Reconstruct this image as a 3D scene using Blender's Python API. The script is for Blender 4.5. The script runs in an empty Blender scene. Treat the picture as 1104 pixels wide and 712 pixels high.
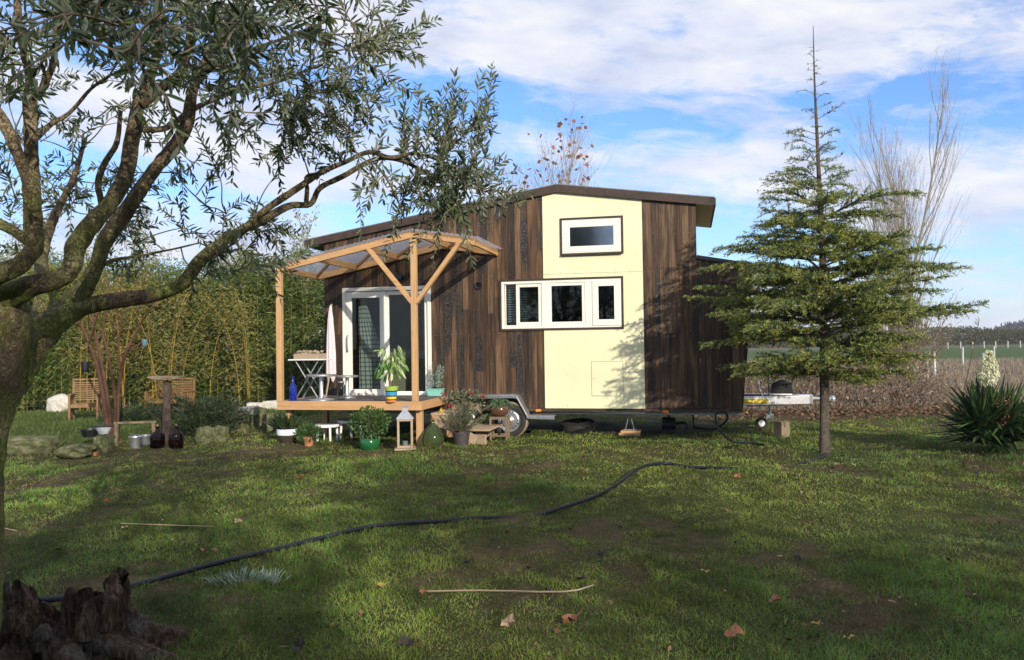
import bpy, math, random
import numpy as np
from mathutils import Vector, Matrix
random.seed(7); RNG = np.random.default_rng(7)
SC = bpy.context.scene; COL = SC.collection
R_ = math.radians

# ------------------------------------------------------------------ camera, world, sun, exposure
FPX, EYE = 859.0, 1.5
PITCH, ROLL = R_(1.0), R_(0.8)
_F = np.array([0, math.cos(PITCH), math.sin(PITCH)]); _R0 = np.array([1.0, 0, 0]); _U0 = np.cross(_R0, _F)
_R = _R0*math.cos(ROLL) - _U0*math.sin(ROLL); _U = _U0*math.cos(ROLL) + _R0*math.sin(ROLL)
cam = bpy.data.cameras.new('camera'); cam.lens = 36*FPX/1104; cam.sensor_width = 36; cam.clip_start = .05; cam.clip_end = 6000
camo = bpy.data.objects.new('camera', cam); COL.objects.link(camo); SC.camera = camo
camo.matrix_world = Matrix(((_R[0], _U[0], -_F[0], 0), (_R[1], _U[1], -_F[1], 0), (_R[2], _U[2], -_F[2], EYE), (0, 0, 0, 1)))

SUN_EL, SUN_AZ = R_(21.0), R_(25.0)        # light travels towards (-sin az, cos az)
travel = Vector((-math.sin(SUN_AZ)*math.cos(SUN_EL), math.cos(SUN_AZ)*math.cos(SUN_EL), -math.sin(SUN_EL)))
sl = bpy.data.lights.new('sun', 'SUN'); sl.energy = 5.0; sl.angle = R_(.6); sl.color = (1, .91, .78)
so = bpy.data.objects.new('sun', sl); COL.objects.link(so); so.rotation_euler = travel.to_track_quat('-Z', 'Y').to_euler()
SC.view_settings.view_transform = 'Standard'; SC.view_settings.look = 'None'
SC.view_settings.exposure = 0.0; SC.view_settings.gamma = 1.0
SC.cycles.max_bounces = 6; SC.cycles.transparent_max_bounces = 12; SC.cycles.diffuse_bounces = 3
SC.cycles.use_denoising = True

class NT:
    """small node-tree helper"""
    def __init__(s, tree): s.t = tree; s.n = tree.nodes; s.l = tree.links; s.n.clear()
    def add(s, typ, **kw):
        n = s.n.new(typ)
        for k, v in kw.items(): setattr(n, k, v)
        return n
    def put(s, sock, v):
        if isinstance(v, bpy.types.NodeSocket): s.l.new(v, sock)
        elif v is not None:
            if isinstance(v, (tuple, list)) and sock.type == 'RGBA' and len(v) == 3: v = (*v, 1)
            sock.default_value = v
    def math(s, op, a, b=None, c=None, clamp=False):
        n = s.add('ShaderNodeMath', operation=op, use_clamp=clamp)
        s.put(n.inputs[0], a); s.put(n.inputs[1], b) if b is not None else None
        if c is not None: s.put(n.inputs[2], c)
        return n.outputs[0]
    def mix(s, f, a, b, blend='MIX'):
        n = s.add('ShaderNodeMix', data_type='RGBA', blend_type=blend); n.clamp_factor = True
        s.put(n.inputs[0], f); s.put(n.inputs[6], a); s.put(n.inputs[7], b); return n.outputs[2]
    def ramp(s, f, stops, interp='LINEAR'):
        n = s.add('ShaderNodeValToRGB'); n.color_ramp.interpolation = interp; e = n.color_ramp.elements
        while len(e) < len(stops): e.new(.5)
        for i, (p, c) in enumerate(stops):
            e[i].position = p; e[i].color = (*c, 1) if isinstance(c, (tuple, list)) else (c, c, c, 1)
        s.put(n.inputs[0], f); return n.outputs[0]
    def noise(s, vec, scale, detail=4, rough=.55, dist=0.0):
        n = s.add('ShaderNodeTexNoise'); s.put(n.inputs['Vector'], vec)
        n.inputs['Scale'].default_value = scale; n.inputs['Detail'].default_value = detail
        n.inputs['Roughness'].default_value = rough; n.inputs['Distortion'].default_value = dist
        return n.outputs['Fac']
    def mapping(s, vec, scale=(1, 1, 1), loc=(0, 0, 0), rot=(0, 0, 0)):
        n = s.add('ShaderNodeMapping'); s.put(n.inputs[0], vec)
        n.inputs[1].default_value = loc; n.inputs[2].default_value = rot; n.inputs[3].default_value = scale
        return n.outputs[0]
    def comb(s, x, y, z):
        n = s.add('ShaderNodeCombineXYZ'); s.put(n.inputs[0], x); s.put(n.inputs[1], y); s.put(n.inputs[2], z); return n.outputs[0]

W = bpy.data.worlds.new('World'); SC.world = W; W.use_nodes = True
t = NT(W.node_tree)
sky = t.add('ShaderNodeTexSky', sky_type='NISHITA'); sky.sun_disc = False
sky.sun_elevation = SUN_EL; sky.sun_rotation = math.pi - SUN_AZ
sky.air_density = 1.0; sky.dust_density = .4; sky.ozone_density = 2.2; sky.altitude = 100
tc = t.add('ShaderNodeTexCoord').outputs['Generated']
sep = t.add('ShaderNodeSeparateXYZ'); t.put(sep.inputs[0], tc)
hx, hy, hz = sep.outputs
az = t.math('ARCTAN2', hx, hy)
el = hz
tl = t.math('ADD', el, t.math('MULTIPLY', az, .10))
cv = t.comb(t.math('MULTIPLY', az, 2.3), t.math('MULTIPLY', tl, 6.2), 0.0)
n1 = t.noise(t.mapping(cv, loc=(3.1, 1.7, 0)), 1.5, 10, .60, .6)
n2 = t.noise(t.mapping(cv, scale=(1, 1.5, 1), loc=(7.3, 4.2, 2)), 5.5, 9, .66, .5)
nn = t.math('ADD', t.math('MULTIPLY', n1, .66), t.math('MULTIPLY', n2, .34))
# cloud cover by height above the horizon: bank low down, thin blue gap, streaks, gap, high bank
bias = t.ramp(t.math('MULTIPLY', tl, 2.0), [(0.0, .52), (.06, .50), (.12, .60), (.21, .60), (.29, .48), (.36, .58), (.48, .58), (.56, .44), (.62, .47), (.70, .64), (1.0, .66)])
cov = t.math('ADD', nn, t.math('SUBTRACT', bias, .5))
cm = t.ramp(cov, [(.45, 0.0), (.52, .42), (.60, .90), (.72, 1.0)])
shade = t.noise(t.mapping(cv, loc=(1.2, 9.3, 5)), 3.0, 5, .55, .2)
ccol = t.ramp(shade, [(.3, (.62, .68, .88)), (.5, (.84, .87, .99)), (.68, (1.0, 1.0, 1.0))])
bg = t.add('ShaderNodeBackground'); bg.inputs[1].default_value = .13
skyc = t.mix(1.0, sky.outputs[0], (1.0, 1.30, 1.78), 'MULTIPLY')
skyc = t.mix(t.ramp(el, [(0.0, .55), (.10, .22), (.24, 0.0)]), skyc, (5.2, 6.2, 7.6))
sc_ = t.mix(1.0, ccol, (7.6, 7.6, 7.6), 'MULTIPLY')
t.put(bg.inputs[0], t.mix(cm, skyc, sc_))
wo = t.add('ShaderNodeOutputWorld'); t.l.new(bg.outputs[0], wo.inputs[0])

# ------------------------------------------------------------------ photo coordinates -> places in the world
def ray(x, y):
    d = _F + _R*(x-552)/FPX + _U*(356-y)/FPX
    return d/d[1]
def at(x, y, Y):                 # the point seen at photo pixel (x, y), Y metres in front of the camera
    return np.array([0, 0, EYE]) + ray(x, y)*Y
def G(x, y, z=0.0):              # the point of the level z seen at photo pixel (x, y)
    d = ray(x, y); p = np.array([0, 0, EYE]) + d*(z-EYE)/d[2]
    return (float(p[0]), float(p[1]), z)
HA = R_(-12.5); HO = (0, 13.0, 0)
def hl(u, y, z):                 # house frame (u along the wall, y into the house) -> world
    return (HO[0]+u*math.cos(HA)-y*math.sin(HA), HO[1]+u*math.sin(HA)+y*math.cos(HA), z)

# ------------------------------------------------------------------ objects
def tag(o, label=None, cat=None, group=None, kind=None):
    if label: o['label'] = label
    if cat: o['category'] = cat
    if group: o['group'] = group
    if kind: o['kind'] = kind
    return o
def thing(name, label, cat, loc=(0, 0, 0), rz=0.0, group=None):
    o = bpy.data.objects.new(name, None); COL.objects.link(o); o.empty_display_size = .1
    o.location = loc; o.rotation_euler = (0, 0, rz)
    return tag(o, label, cat, group)
def link(name, me, m, parent=None, loc=None, rz=0.0):
    o = bpy.data.objects.new(name, me); COL.objects.link(o)
    if m is not None: me.materials.append(m)
    if parent is not None: o.parent = parent
    if loc is not None: o.location = loc; o.rotation_euler = (0, 0, rz)
    return o
def copy_tree(o, parent=None):
    c = o.copy(); COL.objects.link(c)
    if parent is not None: c.parent = parent
    for ch in list(o.children): copy_tree(ch, c)
    return c

def np_mesh(name, V, Fq, smooth=False, col=None):
    """V (n,3); Fq list of index arrays (m,k)"""
    me = bpy.data.meshes.new(name); V = np.asarray(V, dtype=np.float32)
    if not isinstance(Fq, list): Fq = [Fq]
    Fq = [np.asarray(f, dtype=np.int32) for f in Fq if len(f)]
    me.vertices.add(len(V)); me.vertices.foreach_set('co', V.ravel())
    nl = sum(f.size for f in Fq); npoly = sum(len(f) for f in Fq)
    me.loops.add(nl); me.polygons.add(npoly)
    me.loops.foreach_set('vertex_index', np.concatenate([f.ravel() for f in Fq]))
    st, k = [], 0
    for f in Fq:
        st.append(k + np.arange(len(f))*f.shape[1]); k += f.size
    me.polygons.foreach_set('loop_start', np.concatenate(st).astype(np.int32))
    me.update(calc_edges=True); me.validate()
    me.polygons.foreach_set('use_smooth', np.full(len(me.polygons), bool(smooth)))
    if col is not None:
        a = me.color_attributes.new('col', 'FLOAT_COLOR', 'POINT')
        a.data.foreach_set('color', np.concatenate([col, np.ones((len(col), 1))], 1).astype(np.float32).ravel())
    return me

def unit(a): return a/np.maximum(np.linalg.norm(a, axis=-1, keepdims=True), 1e-9)

def catmull(P, n=5):
    P = np.asarray(P, float)
    if len(P) < 3 or n <= 1: return P
    Q = np.vstack([2*P[0]-P[1], P, 2*P[-1]-P[-2]]); out = []
    for i in range(1, len(Q)-2):
        for k in range(n):
            s = k/n
            out.append(.5*((2*Q[i]) + (-Q[i-1]+Q[i+1])*s + (2*Q[i-1]-5*Q[i]+4*Q[i+1]-Q[i+2])*s*s + (-Q[i-1]+3*Q[i]-3*Q[i+1]+Q[i+2])*s**3))
    out.append(Q[-2]); return np.array(out)

class MB:
    """collects shapes, then links them as ONE mesh object"""
    def __init__(s): s.V = []; s.F = {}; s.n = 0
    def raw(s, V, F):
        V = np.asarray(V, float); s.V.append(V)
        for f in F:
            s.F.setdefault(len(f), []).append([i+s.n for i in f])
        s.n += len(V)
    def rawnp(s, V, Fa):
        s.V.append(V); s.F.setdefault(Fa.shape[1], []).extend((Fa+s.n).tolist()); s.n += len(V)
    def box(s, x0, x1, y0, y1, z0, z1):
        s.raw([(x0, y0, z0), (x1, y0, z0), (x1, y1, z0), (x0, y1, z0), (x0, y0, z1), (x1, y0, z1), (x1, y1, z1), (x0, y1, z1)],
              [(0, 3, 2, 1), (4, 5, 6, 7), (0, 1, 5, 4), (1, 2, 6, 5), (2, 3, 7, 6), (3, 0, 4, 7)])
        return s
    def bar(s, a, b, w, h, up=(0, 0, 1)):
        a, b = np.array(a, float), np.array(b, float); d = unit(b-a); up = np.array(up, float)
        if abs(d@up) > .98: up = np.array([0, 1.0, 0])
        x = unit(np.cross(d, up)); y = np.cross(x, d)
        c = [(-w/2, -h/2), (w/2, -h/2), (w/2, h/2), (-w/2, h/2)]
        s.raw([p+x*i+y*j for p in (a, b) for i, j in c], [(0, 3, 2, 1)[::-1], (4, 5, 6, 7)[::-1], (0, 1, 5, 4)[::-1], (1, 2, 6, 5)[::-1], (2, 3, 7, 6)[::-1], (3, 0, 4, 7)[::-1]])
        return s
    def prism(s, poly, y0, y1):                 # poly in (x, z), extruded along y
        n = len(poly)
        s.raw([(x, y0, z) for x, z in poly]+[(x, y1, z) for x, z in poly],
              [tuple(range(n)), tuple(range(2*n-1, n-1, -1))]+[(i, (i+1) % n + 0, (i+1) % n + n, i+n)[::-1] for i in range(n)])
        return s
    def tube(s, pts, r, seg=8, smooth=4, bump=0.0, cap=True):
        pts = np.asarray(pts, float); r = np.broadcast_to(np.asarray(r, float), (len(pts),))
        A = catmull(np.column_stack([pts, r]), smooth); P, rr = A[:, :3], np.maximum(A[:, 3], 1e-4)
        T = unit(np.gradient(P, axis=0)); up = np.array([.13, .21, .97])
        if abs(T[0]@up) > .9: up = np.array([.9, .3, .1])
        X = unit(np.cross(T[0], up)); Xs = []
        for k in range(len(P)):
            X = unit(X - T[k]*(X@T[k])); Xs.append(X)
        Xs = np.array(Xs); Ys = np.cross(T, Xs)
        a = np.arange(seg)*2*math.pi/seg
        rad = rr[:, None]*np.ones(seg)
        if bump: 
            ph = RNG.uniform(0, 6, 3)
            rad = rad*(1+bump*(np.sin(a*2+ph[0]+np.arange(len(P))[:, None]*.35)+.6*np.sin(a*3+ph[1]-np.arange(len(P))[:, None]*.5))+bump*.5*RNG.normal(size=rad.shape))
        V = P[:, None, :]+Xs[:, None, :]*(np.cos(a)*rad)[:, :, None]+Ys[:, None, :]*(np.sin(a)*rad)[:, :, None]
        m = len(P); i = np.arange(m-1)[:, None]*seg; j = np.arange(seg)[None]; j2 = (j+1) % seg
        Fa = np.stack([i+j, i+j2, i+seg+j2, i+seg+j], -1).reshape(-1, 4)
        base = s.n
        s.rawnp(V.reshape(-1, 3), Fa)
        if cap and seg > 3:
            s.F.setdefault(seg, []).append([base+k for k in range(seg)][::-1]); s.F[seg].append([base+(m-1)*seg+k for k in range(seg)])
        return s
    def lathe(s, prof, seg=24, c=(0, 0, 0), sx=1.0):
        a = np.arange(seg)*2*math.pi/seg
        V = np.array([[(c[0]+r*math.cos(t)*sx, c[1]+r*math.sin(t), c[2]+z) for t in a] for r, z in prof]).reshape(-1, 3)
        m = len(prof); i = np.arange(m-1)[:, None]*seg; j = np.arange(seg)[None]; j2 = (j+1) % seg
        Fa = np.stack([i+j, i+j2, i+seg+j2, i+seg+j], -1).reshape(-1, 4); b = s.n
        s.rawnp(V, Fa)
        if prof[0][0] > 1e-3: s.F.setdefault(seg, []).append([b+k for k in range(seg)][::-1])
        if prof[-1][0] > 1e-3: s.F.setdefault(seg, []).append([b+(m-1)*seg+k for k in range(seg)])
        return s
    def build(s, name, m, parent=None, smooth=False, bevel=0.0, loc=None, rz=0.0):
        me = np_mesh(name, np.vstack(s.V), [np.array(v) for v in s.F.values()], smooth)
        o = link(name, me, m, parent, loc, rz)
        if smooth and hasattr(me, 'set_sharp_from_angle'): me.set_sharp_from_angle(angle=R_(42))
        if bevel:
            b = o.modifiers.new('b', 'BEVEL'); b.width = bevel; b.segments = 2; b.limit_method = 'ANGLE'
        return o

def rock(loc, size, seed, name='boulder', m=None, label=None, group=None, cat='boulder', blocky=.5, rz=0.0):
    rg = np.random.default_rng(seed); import bmesh
    bm = bmesh.new(); bmesh.ops.create_icosphere(bm, subdivisions=4, radius=1)
    dirs = unit(rg.normal(size=(14, 3))); offs = rg.uniform(.62, .95, 14)
    fr = rg.uniform(2, 5, (5, 3)); ph = rg.uniform(0, 6, 5)
    for v in bm.verts:
        p = np.array(v.co)
        for d, o_ in zip(dirs, offs):
            k = p@d
            if k > o_: p = p-d*(k-o_)*.85
        q = p/np.max(np.abs(p)); p = p*(1-blocky)+q*.8*blocky
        p = p*(1+sum(.025*math.sin(float(f@p)*1.7+h) for f, h in zip(fr, ph))+rg.normal()*.006)
        v.co = p
    me = bpy.data.meshes.new(name); bm.to_mesh(me); bm.free()
    me.polygons.foreach_set('use_smooth', np.ones(len(me.polygons), dtype=bool))
    o = link(name, me, m, None, (loc[0], loc[1], loc[2]+size[2]*.4), rz); o.scale = (size[0]/2, size[1]/2, size[2]*.6)
    return tag(o, label, cat, group)

def leaves(name, P, D, L, Wd, m, parent=None, kind='lance', Nr=None, droop=0.0, col=None, loc=None):
    """many leaf-shaped faces in one mesh; P base points, D directions"""
    n = len(P); P = np.asarray(P, float); D = unit(np.asarray(D, float))
    if Nr is None: Nr = RNG.normal(size=(n, 3))+np.array([0, 0, .6])
    S = unit(np.cross(D, Nr)); N = np.cross(S, D)
    L = np.broadcast_to(L, (n,))[:, None]; Wd = np.broadcast_to(Wd, (n,))[:, None]
    if kind == 'lance':
        fold = Wd*.18
        b = P; tp = P+D*L-N*droop*L
        r1 = P+D*L*.28+S*Wd*.46+N*fold; r2 = P+D*L*.68+S*Wd*.42+N*fold-N*droop*L*.4
        l1 = P+D*L*.28-S*Wd*.46+N*fold; l2 = P+D*L*.68-S*Wd*.42+N*fold-N*droop*L*.4
        V = np.stack([b, r1, r2, tp, l2, l1], 1).reshape(-1, 3); i = np.arange(n)[:, None]*6
        Fa = np.vstack([i+np.array([0, 1, 2, 3]), i+np.array([0, 3, 4, 5])]); k = 6
    elif kind == 'tri':
        V = np.stack([P-S*Wd*.5, P+S*Wd*.5, P+D*L-N*droop*L], 1).reshape(-1, 3); i = np.arange(n)[:, None]*3
        Fa = i+np.array([0, 1, 2]); k = 3
    else:
        V = np.stack([P, P+D*L*.45+S*Wd*.5, P+D*L-N*droop*L, P+D*L*.45-S*Wd*.5], 1).reshape(-1, 3); i = np.arange(n)[:, None]*4
        Fa = i+np.array([0, 1, 2, 3]); k = 4
    c = None if col is None else np.repeat(col, k, axis=0)
    me = np_mesh(name, V, Fa, False, c)
    return link(name, me, m, parent, loc)

# ------------------------------------------------------------------ value noise used for real patches on the ground
_NG = np.random.default_rng(3).uniform(size=(256, 256))
def vnoise(x, y):
    xi, yi = np.floor(x).astype(int), np.floor(y).astype(int); fx, fy = x-xi, y-yi
    fx, fy = fx*fx*(3-2*fx), fy*fy*(3-2*fy); g = lambda a, b: _NG[a % 256, b % 256]
    return (g(xi, yi)*(1-fx)+g(xi+1, yi)*fx)*(1-fy)+(g(xi, yi+1)*(1-fx)+g(xi+1, yi+1)*fx)*fy
def fbm(x, y, o=4): 
    s, a, n = 0, .5, 0
    for k in range(o): s = s+a*vnoise(x*2**k+k*17.3, y*2**k+k*9.1); n += a; a *= .55
    return s/n

# ------------------------------------------------------------------ materials
def mat(name):
    m = bpy.data.materials.new(name); m.use_nodes = True; t = NT(m.node_tree)
    out = t.add('ShaderNodeOutputMaterial'); return m, t, out
def bsdf(t, out, col, rough=.6, metal=0.0, bump=None, bstr=.3, bdist=.01, spec=.5, **kw):
    b = t.add('ShaderNodeBsdfPrincipled'); t.put(b.inputs['Base Color'], col); t.put(b.inputs['Roughness'], rough)
    t.put(b.inputs['Metallic'], metal); b.inputs['Specular IOR Level'].default_value = spec
    for k, v in kw.items(): t.put(b.inputs[k.replace('_', ' ')], v)
    if bump is not None:
        bn = t.add('ShaderNodeBump'); bn.inputs['Strength'].default_value = bstr; bn.inputs['Distance'].default_value = bdist
        t.put(bn.inputs['Height'], bump); t.l.new(bn.outputs[0], b.inputs['Normal'])
    t.l.new(b.outputs[0], out.inputs[0]); return b
def ocoord(t): return t.add('ShaderNodeTexCoord').outputs['Object']
def island(t): return t.add('ShaderNodeNewGeometry').outputs['Random Per Island']
def plain(name, col, rough=.6, metal=0.0, var=.12, scale=14, spec=.5, bstr=.15):
    m, t, out = mat(name); n = t.noise(ocoord(t), scale, 5, .6)
    lo = tuple(c*(1-var) for c in col); hi = tuple(min(1, c*(1+var)) for c in col)
    c = t.mix(t.ramp(n, [(.3, 0.0), (.7, 1.0)]), lo, hi)
    bsdf(t, out, c, rough, metal, bump=n, bstr=bstr, bdist=.004, spec=spec); return m
def timber(name, a, b, dark, sc=(3, 3, 3), axis='z', rough=.62):
    """sawn timber; grain stretched along one axis, each board its own tone"""
    m, t, out = mat(name); s = {'x': (1.5, 30, 30), 'y': (30, 1.5, 30), 'z': (30, 30, 1.5)}[axis]
    isl = island(t); v = t.mapping(ocoord(t), scale=s); 
    vm = t.add('ShaderNodeVectorMath', operation='ADD'); t.put(vm.inputs[0], v); t.put(vm.inputs[1], t.comb(t.math('MULTIPLY', isl, 57.0), t.math('MULTIPLY', isl, 31.0), 0.0))
    n = t.noise(vm.outputs[0], 1.0, 6, .62, .6)
    c = t.mix(t.ramp(n, [(.3, 0.0), (.7, 1.0)]), a, b)
    c = t.mix(t.ramp(n, [(.56, 0.0), (.70, .7)]), c, dark)
    c = t.mix(t.ramp(t.noise(ocoord(t), 2.3, 4), [(.45, 0.0), (.75, .5)]), c, tuple(.55*q+.45*sum(dark)/3 for q in b))
    c = t.mix(t.math('MULTIPLY', isl, .45), c, dark)
    kn = t.add('ShaderNodeTexVoronoi'); t.put(kn.inputs['Vector'], t.mapping(ocoord(t), scale={'x': (1.3, 7, 7), 'y': (7, 1.3, 7), 'z': (7, 7, 1.3)}[axis]))
    kn.inputs['Scale'].default_value = 1.4
    c = t.mix(t.ramp(kn.outputs['Distance'], [(.05, .8), (.12, 0.0)]), c, dark)
    bsdf(t, out, c, rough, bump=n, bstr=.35, bdist=.003, spec=.3); return m
def leafmat(name, stops, under=None, trans=.25, rough=.5, spec=.35):
    m, t, out = mat(name); isl = island(t); c = t.ramp(isl, stops)
    if under is not None:
        g = t.add('ShaderNodeNewGeometry'); c = t.mix(g.outputs['Backfacing'], c, under)
    b = t.add('ShaderNodeBsdfPrincipled'); t.put(b.inputs['Base Color'], c); b.inputs['Roughness'].default_value = rough
    b.inputs['Specular IOR Level'].default_value = spec
    tr = t.add('ShaderNodeBsdfTranslucent'); t.put(tr.inputs[0], t.mix(1.0, c, (1.1, 1.25, .6), 'MULTIPLY'))
    mx = t.add('ShaderNodeMixShader'); mx.inputs[0].default_value = trans
    t.l.new(b.outputs[0], mx.inputs[1]); t.l.new(tr.outputs[0], mx.inputs[2]); t.l.new(mx.outputs[0], out.inputs[0]); return m
def glassmat(name, tint=(.75, .8, .8), refl=.12, grough=.02, gcol=(1, 1, 1)):
    m, t, out = mat(name); lw = t.add('ShaderNodeLayerWeight'); lw.inputs[0].default_value = .25
    tr = t.add('ShaderNodeBsdfTransparent'); t.put(tr.inputs[0], tint)
    gl = t.add('ShaderNodeBsdfGlossy'); gl.inputs['Roughness'].default_value = grough; t.put(gl.inputs[0], gcol)
    bn = t.add('ShaderNodeBump'); bn.inputs['Strength'].default_value = .04; bn.inputs['Distance'].default_value = .02
    t.put(bn.inputs['Height'], t.noise(ocoord(t), 2.5, 2)); t.l.new(bn.outputs[0], gl.inputs['Normal'])
    mx = t.add('ShaderNodeMixShader'); t.put(mx.inputs[0], t.math('ADD', t.math('MULTIPLY', lw.outputs['Fresnel'], .9), refl, clamp=True))
    t.l.new(tr.outputs[0], mx.inputs[1]); t.l.new(gl.outputs[0], mx.inputs[2]); t.l.new(mx.outputs[0], out.inputs[0]); return m

M = {}
def m_cladding():
    m, t, out = mat('charred_cladding'); isl = island(t); oc = ocoord(t)
    off = t.comb(t.math('MULTIPLY', isl, 91.0), 0.0, t.math('MULTIPLY', isl, 47.0))
    def sh(scale):
        vm = t.add('ShaderNodeVectorMath', operation='ADD'); t.put(vm.inputs[0], t.mapping(oc, scale=scale)); t.put(vm.inputs[1], off); return vm.outputs[0]
    grain = t.noise(sh((55, 10, 1.6)), 1.0, 7, .65, .8)
    blot = t.noise(sh((6, 2, .9)), 1.0, 4, .6, .4)
    base = t.ramp(isl, [(0.0, (.046, .024, .012)), (.2, (.115, .060, .029)), (.42, (.21, .115, .055)), (.6, (.085, .045, .024)), (.78, (.27, .165, .092)), (.9, (.040, .026, .018)), (1.0, (.15, .082, .043))])
    c = t.mix(t.ramp(grain, [(.38, .0), (.60, 1.0)]), base, t.mix(.72, base, (.006, .005, .005)))
    c = t.mix(t.ramp(t.noise(sh((16, 6, .55)), 1.0, 5, .6, .5), [(.5, 0.0), (.72, .75)]), c, (.21, .125, .062))
    c = t.mix(t.ramp(blot, [(.44, 0.0), (.62, .85)]), c, (.020, .014, .011))
    # alligator char on some boards
    vor = t.add('ShaderNodeTexVoronoi', feature='DISTANCE_TO_EDGE'); t.put(vor.inputs['Vector'], sh((38, 38, 20))); vor.inputs['Scale'].default_value = 1.3
    chf = t.math('MULTIPLY', t.ramp(t.math('FRACT', t.math('MULTIPLY', isl, 13.7)), [(.76, 0.0), (.80, 1.0)]), t.ramp(blot, [(.42, 0.0), (.60, .9)]))
    cc = t.ramp(vor.outputs[0], [(.0, (.008, .007, .006)), (.16, (.030, .028, .027)), (.4, (.085, .080, .078))])
    c = t.mix(chf, c, cc)
    h = t.math('ADD', t.math('MULTIPLY', grain, .5), t.math('MULTIPLY', t.math('MULTIPLY', vor.outputs[0], chf), 2.5))
    bsdf(t, out, c, t.mix(chf, (.62, .62, .62), (.38, .38, .38)), bump=h, bstr=.6, bdist=.006, spec=.3); return m
M['clad'] = m_cladding()
M['cream'] = plain('cream_board', (.76, .725, .47), .5, var=.06, scale=1.6, bstr=.03)
M['white'] = plain('white_frame', (.80, .77, .68), .38, var=.03, scale=6, bstr=.03)
M['whitep'] = plain('white_plastic', (.8, .8, .8), .35, var=.04)
M['darkwood'] = plain('dark_trim_wood', (.045, .026, .017), .6, var=.4, scale=9)
M['roofing'] = plain('dark_roofing', (.05, .045, .04), .5, var=.2)
M['larch_x'] = timber('larch_along', (.62, .38, .18), (.50, .28, .12), (.36, .18, .07), axis='x')
M['larch_y'] = timber('larch_across', (.62, .38, .18), (.50, .28, .12), (.36, .18, .07), axis='y')
M['larch_z'] = timber('larch_upright', (.63, .40, .20), (.51, .30, .13), (.36, .18, .07), axis='z')
M['deck'] = timber('deck_boards', (.16, .13, .12), (.10, .085, .08), (.06, .05, .045), axis='y')
M['pale_x'] = timber('pale_plank', (.48, .38, .26), (.36, .27, .18), (.26, .18, .11), axis='x')
M['teak'] = timber('teak_slats', (.30, .18, .08), (.21, .12, .055), (.13, .075, .035), axis='z')
M['oldwood'] = timber('weathered_wood', (.30, .22, .14), (.20, .15, .10), (.12, .09, .06), axis='z', rough=.8)
M['alu'] = plain('galvanised_steel', (.60, .61, .63), .34, .85, var=.12, scale=22)
M['alud'] = plain('dull_steel', (.30, .31, .33), .5, .6, var=.2)
M['black'] = plain('black_plastic', (.012, .012, .014), .45, var=.2)
M['rubber'] = plain('rubber', (.025, .023, .021), .8, var=.3)
M['hose'] = plain('hose_rubber', (.010, .012, .020), .5, var=.2, bstr=.05, spec=.3)
M['dusty'] = plain('dusty_tread', (.30, .23, .14), .9, var=.2, scale=30)
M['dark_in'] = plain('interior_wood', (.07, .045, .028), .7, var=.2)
M['cream_in'] = plain('cream_cabinet', (.62, .57, .38), .6, var=.05)
M['pane'] = glassmat('window_glass', (.66, .70, .69), .008)
M['pane_sky'] = glassmat('loft_window_glass', (.25, .28, .32), .30, .08)
M['terra'] = plain('terracotta', (.42, .17, .08), .8, var=.15)
M['soil'] = plain('potting_soil', (.05, .03, .02), .95, var=.4, scale=60)
M['stone'] = None

def m_stone():
    m, t, out = mat('limestone_moss'); oc = ocoord(t)
    n = t.noise(oc, 3.5, 7, .65); n2 = t.noise(oc, 13, 6, .7)
    c = t.ramp(n2, [(.3, (.13, .115, .07)), (.55, (.24, .22, .14)), (.75, (.36, .33, .24))])
    c = t.mix(t.ramp(n, [(.38, 0.0), (.55, .9)]), c, (.075, .095, .028))
    bsdf(t, out, c, .9, bump=n2, bstr=.8, bdist=.03, spec=.2); return m
M['stone'] = m_stone()
M['palestone'] = plain('pale_stone', (.50, .47, .40), .9, var=.25, scale=5, bstr=.6)
def m_bark(name, a, b, moss=None, mossz=(0, 1), sc=12, sz=.35):
    m, t, out = mat(name); oc = ocoord(t); n = t.noise(t.mapping(oc, scale=(1, 1, sz)), sc, 8, .68, .6)
    big = t.noise(oc, 3.1, 4, .6)
    c = t.ramp(n, [(.32, a), (.68, b)])
    c = t.mix(t.ramp(big, [(.4, 0.0), (.7, .5)]), c, tuple(x*.55 for x in a))
    if moss:
        g = t.add('ShaderNodeNewGeometry'); s = t.add('ShaderNodeSeparateXYZ'); t.l.new(g.outputs['Position'], s.inputs[0])
        mz = t.add('ShaderNodeMapRange'); t.put(mz.inputs[0], s.outputs[2]); mz.inputs[1].default_value = mossz[0]; mz.inputs[2].default_value = mossz[1]; mz.inputs[3].default_value = 1; mz.inputs[4].default_value = 0
        f = t.math('MULTIPLY', mz.outputs[0], t.ramp(t.noise(oc, 5.3, 6, .62), [(.38, 0.0), (.60, 1.0)]))
        c = t.mix(f, c, moss)
    v = t.add('ShaderNodeTexVoronoi', feature='DISTANCE_TO_EDGE'); t.put(v.inputs['Vector'], t.comb(t.math('ADD', t.math('MULTIPLY', t.noise(oc, 11, 3), .35), t.math('MULTIPLY', n, .12)), t.math('MULTIPLY', n, .5), t.math('MULTIPLY', big, .6))); v.inputs['Scale'].default_value = sc*1.6
    crk = t.ramp(v.outputs[0], [(.0, .0), (.12, 1.0)]); c = t.mix(t.math('MULTIPLY', t.math('SUBTRACT', 1.0, crk), .30), c, tuple(x*.35 for x in a))
    bsdf(t, out, c, .9, bump=t.math('ADD', n, t.math('MULTIPLY', crk, .35)), bstr=1.0, bdist=.02, spec=.2); return m
M['olivebark'] = m_bark('olive_bark', (.12, .085, .05), (.32, .25, .16), (.19, .235, .045), (1.55, 2.4), 16, .5)
M['twig'] = plain('olive_twig', (.17, .13, .09), .85, var=.3)
M['cedarbark'] = m_bark('cedar_bark', (.12, .095, .07), (.30, .25, .20), None, sc=26, sz=1.6)
M['greybark'] = m_bark('grey_bark', (.17, .14, .11), (.34, .29, .24), None, sc=20)
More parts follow.
